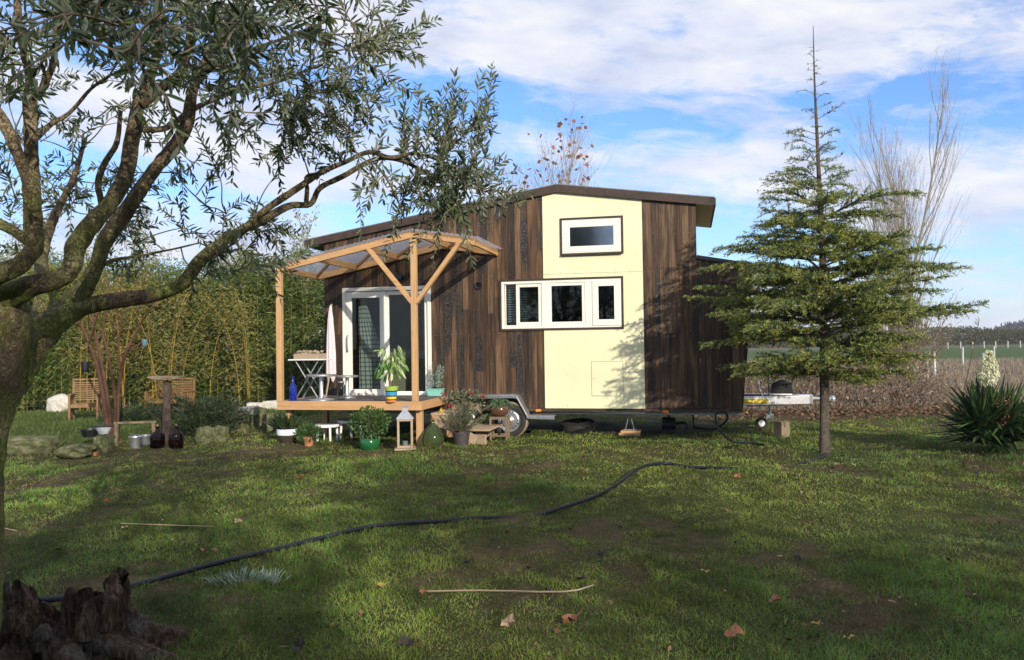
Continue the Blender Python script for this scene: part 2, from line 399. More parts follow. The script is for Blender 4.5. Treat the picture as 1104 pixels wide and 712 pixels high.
M['twigbrown'] = plain('bare_twigs', (.20, .145, .11), .9, var=.25)
M['twigpale'] = plain('poplar_twigs', (.27, .235, .20), .9, var=.25)
M['twigpop'] = plain('pale_grey_twigs', (.28, .25, .22), .9, var=.25)
M['redstem'] = plain('red_stems', (.080, .032, .014), .7, var=.35)
M['olive'] = leafmat('olive_leaf', [(0, (.022, .040, .015)), (.5, (.045, .073, .024)), (.85, (.078, .108, .038)), (1, (.16, .18, .06))], (.15, .18, .12), .16, .45, .35)
M['cedar'] = leafmat('cedar_needles', [(0, (.022, .056, .020)), (.45, (.045, .098, .030)), (.8, (.085, .145, .042)), (1, (.22, .25, .07))], None, .25, .6)
M['cedartip'] = leafmat('cedar_young_needles', [(0, (.10, .15, .03)), (.5, (.25, .28, .06)), (1, (.46, .44, .14))], None, .25, .6)
M['bamboo'] = leafmat('bamboo_leaf', [(0, (.05, .085, .018)), (.45, (.10, .15, .03)), (.85, (.18, .21, .045)), (1, (.30, .26, .09))], None, .3, .5)
M['gold'] = leafmat('golden_bamboo_leaf', [(0, (.15, .14, .03)), (.5, (.26, .21, .06)), (.85, (.38, .30, .11)), (1, (.12, .14, .03))], None, .3, .5)
M['culm'] = leafmat('bamboo_culm', [(0, (.10, .14, .04)), (.6, (.18, .19, .06)), (1, (.34, .27, .10))], None, .0, .5)
M['goldculm'] = plain('golden_culm', (.40, .27, .05), .5, var=.2)
M['pale_leaf'] = leafmat('willow_leaf', [(0, (.16, .19, .10)), (.5, (.25, .27, .14)), (1, (.36, .33, .17))], None, .3, .6)
M['fern'] = leafmat('juniper_sprays', [(0, (.018, .034, .016)), (.6, (.035, .06, .022)), (1, (.075, .095, .03))], None, .1, .6)
M['green'] = leafmat('shrub_leaf', [(0, (.03, .07, .018)), (.6, (.06, .13, .03)), (1, (.12, .2, .05))], None, .25, .45)
M['variegated'] = leafmat('variegated_leaf', [(0, (.09, .2, .04)), (.4, (.2, .36, .08)), (.7, (.5, .6, .3)), (1, (.7, .75, .5))], None, .3, .4)
M['silver'] = leafmat('silver_leaf', [(0, (.16, .22, .18)), (.6, (.28, .36, .31)), (1, (.42, .48, .42))], None, .15, .6)
M['rosemary'] = leafmat('rosemary_leaf', [(0, (.07, .09, .045)), (.6, (.14, .16, .09)), (1, (.24, .24, .15))], None, .12, .6)
M['yucca'] = leafmat('yucca_blade', [(0, (.018, .044, .016)), (.6, (.036, .078, .024)), (1, (.085, .13, .04))], None, .08, .38, .5)
M['aloe'] = leafmat('aloe_leaf', [(0, (.05, .10, .05)), (1, (.10, .17, .08))], None, .1, .4)
M['petal'] = leafmat('cream_petal', [(0, (.66, .63, .50)), (1, (.88, .85, .74))], None, .3, .5)
M['red'] = leafmat('geranium_petal', [(0, (.35, .03, .06)), (1, (.55, .07, .14))], None, .3, .5)
M['yellow'] = leafmat('yellow_petal', [(0, (.7, .45, .04)), (1, (.8, .6, .08))], None, .3, .5)
M['deadleaf'] = leafmat('dead_leaf', [(0, (.09, .045, .022)), (.4, (.20, .10, .045)), (.75, (.34, .17, .07)), (.93, (.46, .35, .10)), (1, (.5, .42, .3))], None, .15, .7)
M['litter'] = leafmat('leaf_litter', [(0, (.05, .028, .018)), (.5, (.12, .065, .035)), (.85, (.20, .115, .06)), (1, (.28, .19, .10))], None, .1, .8)
M['scraps'] = leafmat('leaf_scraps', [(0, (.025, .018, .013)), (.45, (.06, .035, .022)), (.8, (.16, .085, .04)), (.95, (.28, .17, .08)), (1, (.45, .38, .25))], None, .1, .8)
M['rustleaf'] = leafmat('plane_leaf', [(0, (.20, .075, .045)), (1, (.36, .16, .10))], None, .3, .6)
M['dry'] = leafmat('dry_stems', [(0, (.13, .10, .075)), (.5, (.24, .195, .145)), (1, (.40, .33, .23))], None, .1, .8)
M['hedgeleaf'] = leafmat('hedge_leaf', [(0, (.02, .035, .012)), (1, (.06, .085, .03))], None, .1, .6)

def m_grass():
    m, t, out = mat('grass_blade'); a = t.add('ShaderNodeAttribute', attribute_name='col'); c = a.outputs['Color']
    b = t.add('ShaderNodeBsdfPrincipled'); t.put(b.inputs['Base Color'], c); b.inputs['Roughness'].default_value = .5; b.inputs['Specular IOR Level'].default_value = .25
    tr = t.add('ShaderNodeBsdfTranslucent'); t.put(tr.inputs[0], c); mx = t.add('ShaderNodeMixShader'); mx.inputs[0].default_value = .35
    t.l.new(b.outputs[0], mx.inputs[1]); t.l.new(tr.outputs[0], mx.inputs[2]); t.l.new(mx.outputs[0], out.inputs[0]); return m
M['grass'] = m_grass()

# ------------------------------------------------------------------ ground
def lawn_edge(x): return 16.4 + .35*np.sin(x*.9)+.5*np.sin(x*.33+1)
def barren(x, y):                       # 0 lush .. 1 bare soil
    n = fbm(x*1.1+5, y*.75+3, 4); n2 = fbm(x*.35+1, y*.25+8, 3); n3 = fbm(x*4.2, y*3.1, 3)
    n4 = fbm(x*9.0, y*7.0, 2)
    b = np.clip((n*.42+n2*.22+n3*.34+n4*.20-.628)*6, 0, .8)
    # trodden strip in front of the trailer and the soil at the tree line
    b = np.maximum(b, np.clip(1-np.abs(y-(11.0-.1*x))/.8, 0, 1)*np.clip(fbm(x*1.6, y*1.6+9)*2.6-.95, 0, 1))
    e = lawn_edge(x); b = np.maximum(b, np.clip((y-e+1.9)/1.3, 0, 1)*(x > 2.5))
    return b
def height(x, y):
    h = (fbm(x*.8, y*.8, 3)-.5)*.15+(fbm(x*3, y*3, 2)-.5)*.06
    f = np.clip(1-np.abs(y)/60, 0, 1)*np.clip(1-np.abs(x)/60, 0, 1)
    return h*f
def make_ground():
    ys = [-60.0, -40, -25, -15, -9, -5, -2]; y = 0.0
    while y < 4000: ys.append(y); y += max(.06, (y-1.0)*.0135)
    k = np.sinh(np.linspace(-7.4, 7.4, 420)); xs = k/k.max()*3000
    dense = np.linspace(-22, 22, 420); xs = np.unique(np.concatenate([xs[np.abs(xs) > 22.5], dense]))
    ys = np.array(ys); X, Y = np.meshgrid(xs, ys); Z = height(X, Y)
    V = np.stack([X, Y, Z], -1).reshape(-1, 3); ny, nx = X.shape
    i = (np.arange(ny-1)[:, None]*nx+np.arange(nx-1)[None]).reshape(-1, 1); Fa = np.hstack([i, i+1, i+nx+1, i+nx])
    b = barren(X, Y).reshape(-1); e = lawn_edge(X).reshape(-1)
    xf, yf = X.reshape(-1), Y.reshape(-1)
    n = fbm(xf*2.0, yf*2.0, 4); 
    g = np.array([.052, .062, .020])*(.6+.8*n[:, None]); s = np.array([.110, .076, .044])*(.5+1.0*n[:, None])
    c = g*(1-b[:, None])+s*b[:, None]
    far = np.clip((yf-e)/.7, 0, 1)[:, None]*((xf > 2.2)[:, None])
    dry = np.array([.175, .135, .10])*(.7+.6*fbm(xf*.4, yf*.12, 3)[:, None])
    c = c*(1-far)+dry*far
    gs = (np.clip((yf-52)/8, 0, 1)*np.clip((140-yf)/20, 0, 1)*(xf > 5))[:, None]   # green field behind the posts
    c = c*(1-gs)+np.array([.07, .105, .035])*gs
    ff = np.clip((yf-150)/60, 0, 1)[:, None]; c = c*(1-ff)+np.array([.10, .105, .05])*ff
    me = np_mesh('ground', V, Fa, True, c)
    m, t, out = mat('ground'); a = t.add('ShaderNodeAttribute', attribute_name='col')
    geo = t.add('ShaderNodeTexCoord').outputs['Object']; nz = t.noise(geo, 55, 6, .7); nz2 = t.noise(geo, 9, 5, .6)
    c = t.mix(1.0, a.outputs['Color'], t.ramp(t.math('ADD', t.math('MULTIPLY', nz, .6), t.math('MULTIPLY', nz2, .4)), [(.35, .45), (.65, 1.5)]), 'MULTIPLY')
    bsdf(t, out, c, .95, bump=nz, bstr=.8, bdist=.03, spec=.1)
    o = link('ground', me, m); o['kind'] = 'structure'
make_ground()

# keep-out for grass: under hard things
def keep_mask(x, y):
    dx, dy = x-HO[0], y-HO[1]; u = dx*math.cos(HA)+dy*math.sin(HA); w = -dx*math.sin(HA)+dy*math.cos(HA)
    return ~((u > -3.2) & (u < 3.2) & (w > .7) & (w < 2.4))
def make_grass(n=520000):
    Y = np.exp(RNG.uniform(math.log(2.7), math.log(19.5), n)); X = RNG.uniform(-1, 1, n)*(.78*Y+1.3)
    b = barren(X, Y); e = lawn_edge(X)
    k = (RNG.uniform(size=n) > b*1.02) & keep_mask(X, Y) & ((Y < e+.1) | (X < 2.5))
    X, Y, b = X[k], Y[k], b[k]; n = len(X); Z = height(X, Y)
    lush = fbm(X*.8+11, Y*.6+2, 3); clump = fbm(X*6, Y*6, 2)
    L = (.016+.055*np.clip(lush-.3, 0, 1)+.11*np.clip(clump-.5, 0, 1))*RNG.uniform(.5, 1.35, n)*(1-.45*b)
    L = L*(1+.012*Y)
    wd = np.maximum(.0020, .00075*Y)*RNG.uniform(.7, 1.3, n)
    th = RNG.uniform(0, 2*math.pi, n); lean = np.abs(RNG.normal(.45, .28, n))
    D = np.stack([np.cos(th)*np.sin(lean), np.sin(th)*np.sin(lean), np.cos(lean)], -1)
    P = np.stack([X, Y, Z-.004], -1)
    S = unit(np.cross(D, np.stack([RNG.normal(size=n), RNG.normal(size=n), np.zeros(n)], -1)))
    dr = np.stack([np.cos(th), np.sin(th), -np.ones(n)*.5], -1)*(L*RNG.uniform(.05, .5, n))[:, None]
    L_, w_ = L[:, None], wd[:, None]
    mid = P+D*L_*.55; tip = P+D*L_+dr
    V = np.stack([P-S*w_*.5, P+S*w_*.5, mid+S*w_*.4, tip, mid-S*w_*.4], 1).reshape(-1, 3)
    i = np.arange(n)[:, None]*5; Fa = [i+np.array([0, 1, 2, 4]), i+np.array([4, 2, 3])]
    mixv = np.clip(lush*1.5-.35+RNG.normal(0, .2, n), 0, 1)[:, None]
    c = np.array([.225, .255, .050])*(1-mixv)+np.array([.115, .230, .042])*mixv
    blu = np.clip(fbm(X*.5+30, Y*.5, 2)*3-1.6, 0, 1)[:, None]*.5
    c = c*(1-blu)+np.array([.090, .190, .085])*blu
    dead = (RNG.uniform(size=n) < .12+.45*np.clip(b*1.6, 0, 1)+.25*np.clip(fbm(X*2.2+50, Y*1.7, 3)*3-1.5, 0, 1))[:, None]; c = np.where(dead, np.array([.23, .175, .085])*RNG.uniform(.5, 1.2, (n, 1)), c)
    c = c*RNG.uniform(.6, 1.4, (n, 1))*np.clip(.15+1.7*fbm(X*3.3+9, Y*2.4+70, 3), .3, 1.5)[:, None]
    me = np_mesh('grass', V, Fa, False, np.repeat(c, 5, axis=0)); o = link('grass', me, M['grass'])
    tag(o, 'short patchy winter lawn grass with worn brown spots', 'grass', kind='stuff')
make_grass()

# ------------------------------------------------------------------ tiny house on trailer
house = thing('tiny_house', 'two tone tiny house of charred planks and a cream panel on a trailer', 'tiny house', HO, HA)
HD = 2.35
def roofz(u): return 4.05+(u-.77)*(.163 if u < .77 else -.139)
DOOR = (-2.965, -1.378, .645, 2.495); WIN = (-.165, 1.787, 1.745, 2.52); WIN2 = (.85, 1.80, 2.94, 3.48)
def breaks(u0, u1, forced):
    f = sorted({u0, u1, *[x for x in forced if u0 < x < u1]}); out = [f[0]]
    for a, b in zip(f, f[1:]):
        n = max(1, round((b-a)/random.uniform(.105, .125))); w = [random.uniform(.8, 1.2) for _ in range(n)]; s = sum(w); x = a
        for k in w: x += k/s*(b-a); out.append(x)
    return out
def strips(mb, u0, u1, z0, top, holes, y0, y1, gap=.003, jit=0.0, joint=True, bs=None):
    bs = bs or breaks(u0, u1, [h[0] for h in holes]+[h[1] for h in holes]+[.77])
    for a, b in zip(bs, bs[1:]):
        mid = (a+b)/2; iv = [(z0, None)]; hs = sorted([h for h in holes if h[0]-1e-3 <= mid <= h[1]+1e-3], key=lambda h: h[2])
        segs = []; lo = z0
        for h in hs: segs.append((lo, h[2])); lo = h[3]
        segs.append((lo, None))
        for lo, hi in segs:
            cuts = [lo]; lim = hi if hi else top(mid)
            if joint:
                zz = lo+random.uniform(.6, 3.2)
                while zz < lim-.35: cuts.append(zz); zz += random.uniform(1.6, 3.4)
            cuts.append(hi)
            for p, q in zip(cuts, cuts[1:]):
                j = random.uniform(0, jit); g = gap/2
                qa, qb = (q-.002, q-.002) if q else (top(a), top(b))
                if min(qa, qb)-p < .02: continue
                mb.raw([(a+g, y0-j, p), (b-g, y0-j, p), (b-g, y1, p), (a+g, y1, p), (a+g, y0-j, qa), (b-g, y0-j, qb), (b-g, y1, qb), (a+g, y1, qa)],
                       [(0, 3, 2, 1), (4, 5, 6, 7), (0, 1, 5, 4), (1, 2, 6, 5), (2, 3, 7, 6), (3, 0, 4, 7)])
top = lambda u: roofz(u)-.115
w = MB(); strips(w, -3.3, .528, .46, top, [DOOR, WIN], .0, .03, jit=.008); strips(w, 2.132, 2.955, .46, top, [], .0, .03, jit=.008)
front = w.build('plank_wall', M['clad'], house)
nh = MB()
for z in (.56, 1.18, 1.66, 2.62, 3.2):
    for u in np.arange(-3.24, 2.93, .115):
        u = u+random.uniform(-.02, .02); zz = z+random.uniform(-.02, .02)
        if .50 < u < 2.16 or zz > roofz(u)-.2 or (DOOR[0]-.03 < u < DOOR[1]+.03 and zz < DOOR[3]) or (u > WIN[0]-.05 and u < .53 and WIN[2]-.05 < zz < WIN[3]+.05): continue
        nh.box(u-.004, u+.004, -.0105, -.008, zz-.004, zz+.004)
tag(nh.build('nail_heads', M['alud'], front), kind='stuff')
tag(front, 'long charred plank wall facing the lawn')
# cream panel around the windows: lower and upper boards with a fine joint
cp = MB()
strips(cp, .534, 2.126, .455, lambda u: 2.613, [WIN], -.014, .03, gap=0, joint=False, bs=[.534, WIN[1], 2.126])
strips(cp, .534, 2.126, 2.617, top, [WIN2], -.014, .03, gap=0, joint=False, bs=[.534, .77, WIN2[0], WIN2[1], 2.126])
cream = cp.build('cream_panel', M['cream'], house)
sc = MB()
for z in (2.59, 2.64, .50, 3.05, 1.5, 1.0):
    for u in np.arange(.6, 2.12, .30 if abs(z-2.6) > .1 else .22):
        if not (WIN[0]-.05 < u < WIN[1]+.05 and WIN[2]-.05 < z < WIN[3]+.05) and not (WIN2[0]-.05 < u < WIN2[1]+.05 and WIN2[2] < z < WIN2[3]):
            sc.box(u-.005, u+.005, -.0165, -.014, z-.005, z+.005)
sc.build('screws', M['alud'], cream)
core = MB()    # wall core and the other three walls
strips(core, -3.27, 2.93, .47, lambda u: roofz(u)-.125, [DOOR, WIN, WIN2], .032, .11, gap=0, joint=False, bs=[-3.27, DOOR[0], DOOR[1], WIN[0], .77, WIN2[0], WIN[1], WIN2[1]+.01, 2.93])
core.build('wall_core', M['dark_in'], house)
ow = MB(); strips(ow, -3.3, 2.955, .46, top, [], HD-.03, HD, jit=0)
for (u, sgn) in ((-3.3, -1), (2.955, 1)):
    y = .0
    while y < HD-.01:
        y2 = min(HD, y+random.uniform(.12, .15)); z1 = roofz(u)-.115
        ow.box(min(u, u-sgn*.03)+0, max(u, u-sgn*.03), y+.0015, y2-.0015, .46, z1) if y > .02 or True else None
        y = y2
ow.build('end_and_back_walls', M['clad'], house)
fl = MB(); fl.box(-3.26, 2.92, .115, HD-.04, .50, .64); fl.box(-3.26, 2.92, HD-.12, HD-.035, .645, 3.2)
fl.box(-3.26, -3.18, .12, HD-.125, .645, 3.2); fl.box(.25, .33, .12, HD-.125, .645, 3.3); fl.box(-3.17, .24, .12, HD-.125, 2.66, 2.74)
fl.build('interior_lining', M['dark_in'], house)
# roof
rp = [(-3.635, roofz(-3.635)), (.77, 4.05), (3.236, roofz(3.236))]
rf = MB(); rf.prism([(u, z-.105) for u, z in rp][::1]+[(u, z) for u, z in rp][::-1], -.045, HD+.05)
roof = rf.build('roof', M['roofing'], house)
fa = MB()
for (a, b) in (((-3.64, roofz(-3.64)), (.77, 4.05)), ((.77, 4.05), (1.55, roofz(1.55))), ((1.553, roofz(1.553)), (3.245, roofz(3.245)))):
    for y in (-.066, HD+.052):
        dz = .118
        fa.prism([(a[0], a[1]-dz), (b[0], b[1]-dz), (b[0], b[1]+.003), (a[0], a[1]+.003)], y, y+.02)
fa.prism([(3.237, roofz(3.237)-.115), (3.257, roofz(3.237)-.115), (3.257, roofz(3.237)+.003), (3.237, roofz(3.237)+.003)], -.045, HD+.05)
fascia = fa.build('fascia', M['darkwood'], roof)
sf = MB(); sf.prism([(2.958, roofz(2.958)-.125), (3.225, roofz(3.225)-.122), (3.225, roofz(3.225)-.107), (2.958, roofz(2.958)-.11)], -.04, HD+.0)
sf.build('soffit', plain('cream_soffit', (.76, .68, .26), .5, var=.03, scale=3), roof)
ed = MB(); ed.tube([(u, -.05, z+.012) for u, z in rp], .010, 6, 1); ed.build('roof_edge_trim', M['alud'], roof)
# nose over the drawbar
bz = lambda u: 2.84-(u-2.95)*.19
nose = MB(); bs = breaks(2.96, 3.80, [])
for a, b in zip(bs, bs[1:]):
    lo = lambda u: .46 if u <= 3.62 else .46+(u-3.62)/.175*2.1
    nose.raw([(a+.002, .004, lo(a)), (b-.002, .004, lo(b)), (b-.002, .03, lo(b)), (a+.002, .03, lo(a)), (a+.002, .004, bz(a)-.06), (b-.002, .004, bz(b)-.06), (b-.002, .03, bz(b)-.06), (a+.002, .03, bz(a)-.06)],
             [(0, 3, 2, 1), (4, 5, 6, 7), (0, 1, 5, 4), (1, 2, 6, 5), (2, 3, 7, 6), (3, 0, 4, 7)])
no = nose.build('nose_planks', M['clad'], house)
nb = MB(); nb.prism([(2.96, .465), (3.612, .465), (3.785, 2.60), (2.96, 2.755)], .032, HD-.03); nb.build('nose_body', M['darkwood'], house)
nr = MB(); nr.prism([(2.958, bz(2.958)-.055), (3.86, bz(3.86)-.055), (3.86, bz(3.86)), (2.958, bz(2.958))], -.04, HD+.02); nr.build('nose_roof', M['roofing'], house)
nt = MB(); nt.box(2.957, 3.78, -.008, .003, 2.60, 2.625); nt.build('trim_strip', M['darkwood'], house)

def window(name, rect, parent, sashes, depth=.05, mull=(), fmat='white', gmat='pane', surround=True, fw=.05, y0=-.022):
    """rect u0,u1,z0,z1; sashes = list of (u0,u1,z0,z1,frame width)"""
    u0, u1, z0, z1 = rect; f = MB()
    ring = lambda mb, a, b, c, d, wd, y, yy: (mb.box(a, a+wd, y, yy, c, d), mb.box(b-wd, b, y, yy, c, d), mb.box(a+wd, b-wd, y, yy, c, c+wd), mb.box(a+wd, b-wd, y, yy, d-wd, d))
    ring(f, u0, u1, z0, z1, fw, y0, depth)
    for m_ in mull: f.box(m_[0], m_[1], y0+.002, depth-.002, z0+fw, z1-fw)
    wn = f.build(name, M[fmat], parent, bevel=.004)
    if surround:
        s = MB(); ring(s, u0-.03, u1+.03, z0-.03, z1+.03, .03, y0-.012, .03); s.build('surround', M['darkwood'], wn)
    for (a, b, c, d, wd, yy) in sashes:
        s = MB(); ring(s, a, b, c, d, wd, y0+yy, y0+yy+.045); sh = s.build('sash', M[fmat], wn, bevel=.003)
        g = MB(); g.box(a+wd-.003, b-wd+.003, y0+yy+.02, y0+yy+.026, c+wd-.003, d-wd+.003); g.build('pane', M[gmat], wn)
    return wn
u0, u1, z0, z1 = WIN
wl = window('long_window', WIN, house, [(-.11, .555, z0+.045, z1-.04, .012, .032), (.075, .50, z0+.05, z1-.045, .055, .02), (.605, 1.21, z0+.045, z1-.04, .055, .012), (1.325, 1.765, z0+.03, z1-.025, .095, -.012)], mull=[(.50, .61), (1.205, 1.33)], fw=.045)
tag(wl, 'three light white window running across the cream panel edge')
w2 = window('loft_window', WIN2, house, [(.885, 1.765, z0-.0+1.215, 3.445, .09, -.006)], gmat='pane_sky', fw=.035)
sl2 = MB(); sl2.box(.84, 1.81, -.07, -.03, 2.905, 2.925); sl2.build('sill', M['darkwood'], w2)
u0, u1, z0, z1 = DOOR
dr = window('patio_door', DOOR, house, [(-2.90, -2.19, z0+.02, z1-.075, .10, .012), (-2.20, -1.44, z0+.02, z1-.075, .062, .040)], depth=.08, fw=.062, surround=False, mull=[], y0=-.02)
hd = MB(); hd.tube([(-2.86, -.03, 1.42), (-2.86, -.065, 1.44), (-2.86, -.065, 1.66), (-2.86, -.03, 1.68)], .012, 8, 3); hd.build('handle', M['alud'], dr, smooth=True)
rl = MB(); rl.box(-2.9, -1.44, -.015, .01, z0+.0, z0+.018); rl.build('threshold', M['alu'], dr)
# hatch in the cream panel
ht = MB(); ht.box(1.294, 1.786, -.019, -.0145, .658, 1.196); hatch = ht.build('hatch', M['cream'], house, bevel=.002)
for z in (.75, 1.12): hg = MB(); hg.box(1.7875, 1.796, -.022, -.0157, z-.04, z+.04); hg.build('hinge', M['alud'], hatch)
hl_ = MB(); hl_.lathe([(.008, 0), (.008, .004)], 10); lk = hl_.build('lock', M['alud'], hatch, loc=(1.33, -.023, .93)); lk.rotation_euler = (R_(90), 0, 0)
gp = MB()
for r in ((1.288, 1.294, .652, 1.202), (1.786, 1.7925, .652, 1.202)): gp.box(r[0], r[1], -.0155, -.0143, r[2], r[3])
gp.box(1.288, 1.7925, -.0155, -.0143, .650, .657); gp.box(1.288, 1.7925, -.0155, -.0143, 1.197, 1.203); gp.build('hatch_gap', M['alud'], house)
# round vent, dark lamp over the door
vt = MB(); vt.lathe([(.0, 0), (.035, .0), (.04, .03), (.058, .034), (.062, .0)], 20); v_ = vt.build('vent_cowl', M['black'], house, smooth=True, loc=(-.553, -.004, 2.47)); v_.rotation_euler = (R_(90), 0, 0)
lp = MB(); lp.box(-1.98, -1.86, -.09, -.002, 2.60, 2.72); lp.build('wall_lamp', M['black'], house, bevel=.01)
# trailer
ch = MB()
for y in (.30, HD-.35): ch.box(-3.1, 3.55, y, y+.06, .33, .455)
for u in np.arange(-2.9, 3.5, .8): ch.box(u, u+.05, .36, HD-.35, .34, .44)
ch.build('chassis', M['alud'], house)
sk = MB(); sk.box(-3.2, 3.6, .01, .06, .405, .455); sk.build('sill_beam', M['darkwood'], house)
rb = MB(); rb.bar((.55, .10, .43), (2.12, .12, .375), .07, .018); rb.box(.3, 3.6, .13, .14, .355, .365); rb.build('side_guard_rail', M['alu'], house)
fd = MB(); prof = [(-1.12, .665), (.06, .69), (.115, .675), (.285, .36), (.72, .352)]
for k in range(len(prof)-1):
    a, b = prof[k], prof[k+1]
    for (yy0, yy1, dz) in ((-.24, .0, 0),):
        fd.prism([(a[0], a[1]-.006), (b[0], b[1]-.006), (b[0], b[1]+.002), (a[0], a[1]+.002)], yy0, yy1)
    fd.prism([(a[0], a[1]-.055), (b[0], b[1]-.055), (b[0], b[1]-.006), (a[0], a[1]-.006)], -.243, -.235)
    for dz in (-.018, -.036): fd.tube([(a[0], -.248, a[1]+dz), (b[0], -.248, b[1]+dz)], .004, 6, 1)
fd.build('mudguard', M['alu'], house)
def wheel(u, parent):
    prof = []
    ty = MB()
    pr = [(.185, -.085), (.20, -.095), (.24, -.10), (.272, -.092), (.288, -.075), (.292, -.04), (.292, .04), (.288, .075), (.272, .092), (.24, .10), (.20, .095), (.185, .085)]
    ty.lathe(pr+[pr[0]], 40)
    tyo = ty.build('wheel', M['rubber'], parent, smooth=True, loc=(u, -.115, .275)); tyo.rotation_euler = (R_(90), 0, 0)
    tr = MB(); tr.lathe([(.276, -.088), (.2905, -.074), (.2945, -.04), (.2945, .04), (.2905, .074), (.276, .088)], 40); tr.F = {4: tr.F[4]}
    tr.build('tread', M['dusty'], tyo, smooth=True)
    rm = MB(); rm.lathe([(.19, .088), (.183, .080), (.172, .05), (.165, .04), (.15, .055), (.12, .062), (.07, .052), (.055, .06), (.05, .085), (.035, .095), (0.0, .097)], 36)
    rm.F = {4: rm.F[4]}
    ro = rm.build('rim', M['alu'], tyo, smooth=True)
    hb = MB()
    for k in range(16):
        a = k*2*math.pi/16; hb.lathe([(0, .066), (.011, .066), (.011, .062)], 8, c=(.137*math.cos(a), .137*math.sin(a), -.0045))
    hb.build('rim_holes', M['black'], tyo)
    nu = MB()
    for k in range(5):
        a = k*2*math.pi/5; nu.lathe([(.009, .05), (.009, .072), (0, .072)], 6, c=(.062*math.cos(a), .062*math.sin(a), 0))
    nu.build('wheel_nuts', M['alud'], tyo); return tyo
wh = wheel(-.02, house); wh2 = copy_tree(wh, house); wh2.location.x = -.76
for (u, z) in ((.42, .42), (2.44, .405)):
    l = MB(); l.box(u-.045, u+.045, -.012, .008, z-.022, z+.022); l.build('marker_lamp', plain('orange_lamp', (.75, .20, .02), .25), house, bevel=.006)
ax = MB(); ax.tube([(-.02, .0, .275), (-.02, HD, .275)], .03, 8, 1); ax.tube([(-.76, .0, .275), (-.76, HD, .275)], .03, 8, 1); ax.build('axles', M['alud'], house)
for (u, y) in ((1.86, .30), (2.18, 1.7)):
    s = MB(); s.bar((u, y, .37), (u-.07, y, .09), .03, .012); s.bar((u, y, .37), (u+.07, y, .09), .03, .012); s.bar((u-.1, y, .09), (u+.1, y, .09), .06, .014); s.build('support_leg', M['alud'], house)
# drawbar, coupling, jockey wheel (trailer centre line y = 1.18)
db = MB()
db.bar((3.2, .62, .52), (4.72, 1.12, .52), .06, .14); db.bar((3.2, HD-.62, .52), (4.72, 1.24, .52), .06, .14); db.box(4.55, 4.78, 1.10, 1.26, .45, .60)
dbo = db.build('drawbar', M['alu'], house, bevel=.006)
ys_ = MB(); ys_.bar((3.62, .725, .52), (4.05, .866, .52), .0625, .07); ys_.build('yellow_sticker', plain('yellow_sticker', (.75, .55, .04), .5), dbo)
cpn = MB(); cpn.tube([(4.78, 1.18, .53), (4.92, 1.18, .53)], [.035, .03], 10, 1); cpn.box(4.92, 5.06, 1.14, 1.22, .50, .555); cpn.lathe([(.0, .0), (.05, 0), (.055, .05), (.03, .09), (0, .095)], 12, c=(5.09, 1.18, .485)); cpn.bar((4.86, 1.18, .60), (5.02, 1.18, .66), .02, .02)
cpn.build('coupling', M['alu'], house, bevel=.004)
br = MB(); br.tube([(3.98, 1.0, .58), (3.93, 1.0, .72), (3.92, 1.0, .86)], .014, 8, 3); br.box(4.1, 4.45, 1.05, 1.3, .60, .62); br.build('brake_lever', M['whitep'], house)
nb_ = MB(); nb_.prism([(4.12, .62), (4.5, .62), (4.46, .80), (4.30, .86), (4.15, .80)], 1.08, 1.28); nb_.build('tow_box', M['black'], house, bevel=.02)
jw = MB(); jw.tube([(4.12, 1.32, .95), (4.12, 1.32, .22)], .022, 10, 1); jw.box(4.06, 4.18, 1.28, 1.36, .16, .26); jw.bar((3.75, 1.3, .40), (4.35, 1.2, .43), .05, .03)
jwo = jw.build('jockey_stand', M['alu'], house)
j2 = MB(); j2.lathe([(.04, -.03), (.09, -.035), (.10, -.02), (.10, .02), (.09, .035), (.04, .03)], 24); j3 = j2.build('jockey_wheel', M['rubber'], jwo, smooth=True, loc=(3.98, 1.30, .11)); j3.rotation_euler = (R_(90), 0, 0)
j4 = MB(); j4.lathe([(.055, .033), (.05, .04), (.0, .042)], 16); j5 = j4.build('jockey_rim', M['whitep'], jwo, loc=(3.98, 1.30, .11)); j5.rotation_euler = (R_(90), 0, 0)

# curtains, blind and cabinet seen through the glass
def curtain(label, u0, u1, z0, z1, y, m, pin=None):
    n = 60; V = []; 
    for j, z in enumerate(np.linspace(z0, z1, 14)):
        s = (z-z0)/(z1-z0)
        for i in range(n+1):
            p = i/n; a, b = u0, u1
            if pin: a, b = pin(s, u0, u1)
            V.append((a+(b-a)*p, y+.028*math.sin(p*34+.6*math.sin(s*4)), z))
    i = (np.arange(13)[:, None]*(n+1)+np.arange(n)[None]).reshape(-1, 1)
    me = np_mesh('curtain', np.array(V), np.hstack([i, i+1, i+n+2, i+n+1]), True)
    o = link('curtain', me, m, None, HO, HA); return tag(o, label, 'curtain')
mc, t, out = mat('striped_curtain'); s_ = t.add('ShaderNodeSeparateXYZ'); t.l.new(ocoord(t), s_.inputs[0])
st = t.math('FRACT', t.math('MULTIPLY', s_.outputs[2], 13.0)); bsdf(t, out, t.mix(t.ramp(st, [(.62, 0.0), (.68, 1.0)]), (.72, .74, .70), (.30, .36, .36)), .9)
curtain('striped pale curtain drawn aside behind the left pane of the patio door', -2.79, -2.45, .68, 2.35, .26, mc, pin=lambda s, a, b: (a, b+.02 - .26*max(0, s-.45)/.55 + (.12*(1-s))))
curtain('plain grey curtain gathered behind the right edge of the patio door', -1.62, -1.40, .68, 2.35, .26, plain('grey_curtain', (.50, .55, .56), .9))
bl = MB()
for k in range(16):
    z = 1.86+k*.04; 
    if k not in (2, 5, 8, 11): pass
    bl.raw([(-.10, .155, z), (.48, .155, z), (.48, .145, z+.022), (-.10, .145, z+.022)], [(0, 1, 2, 3)])
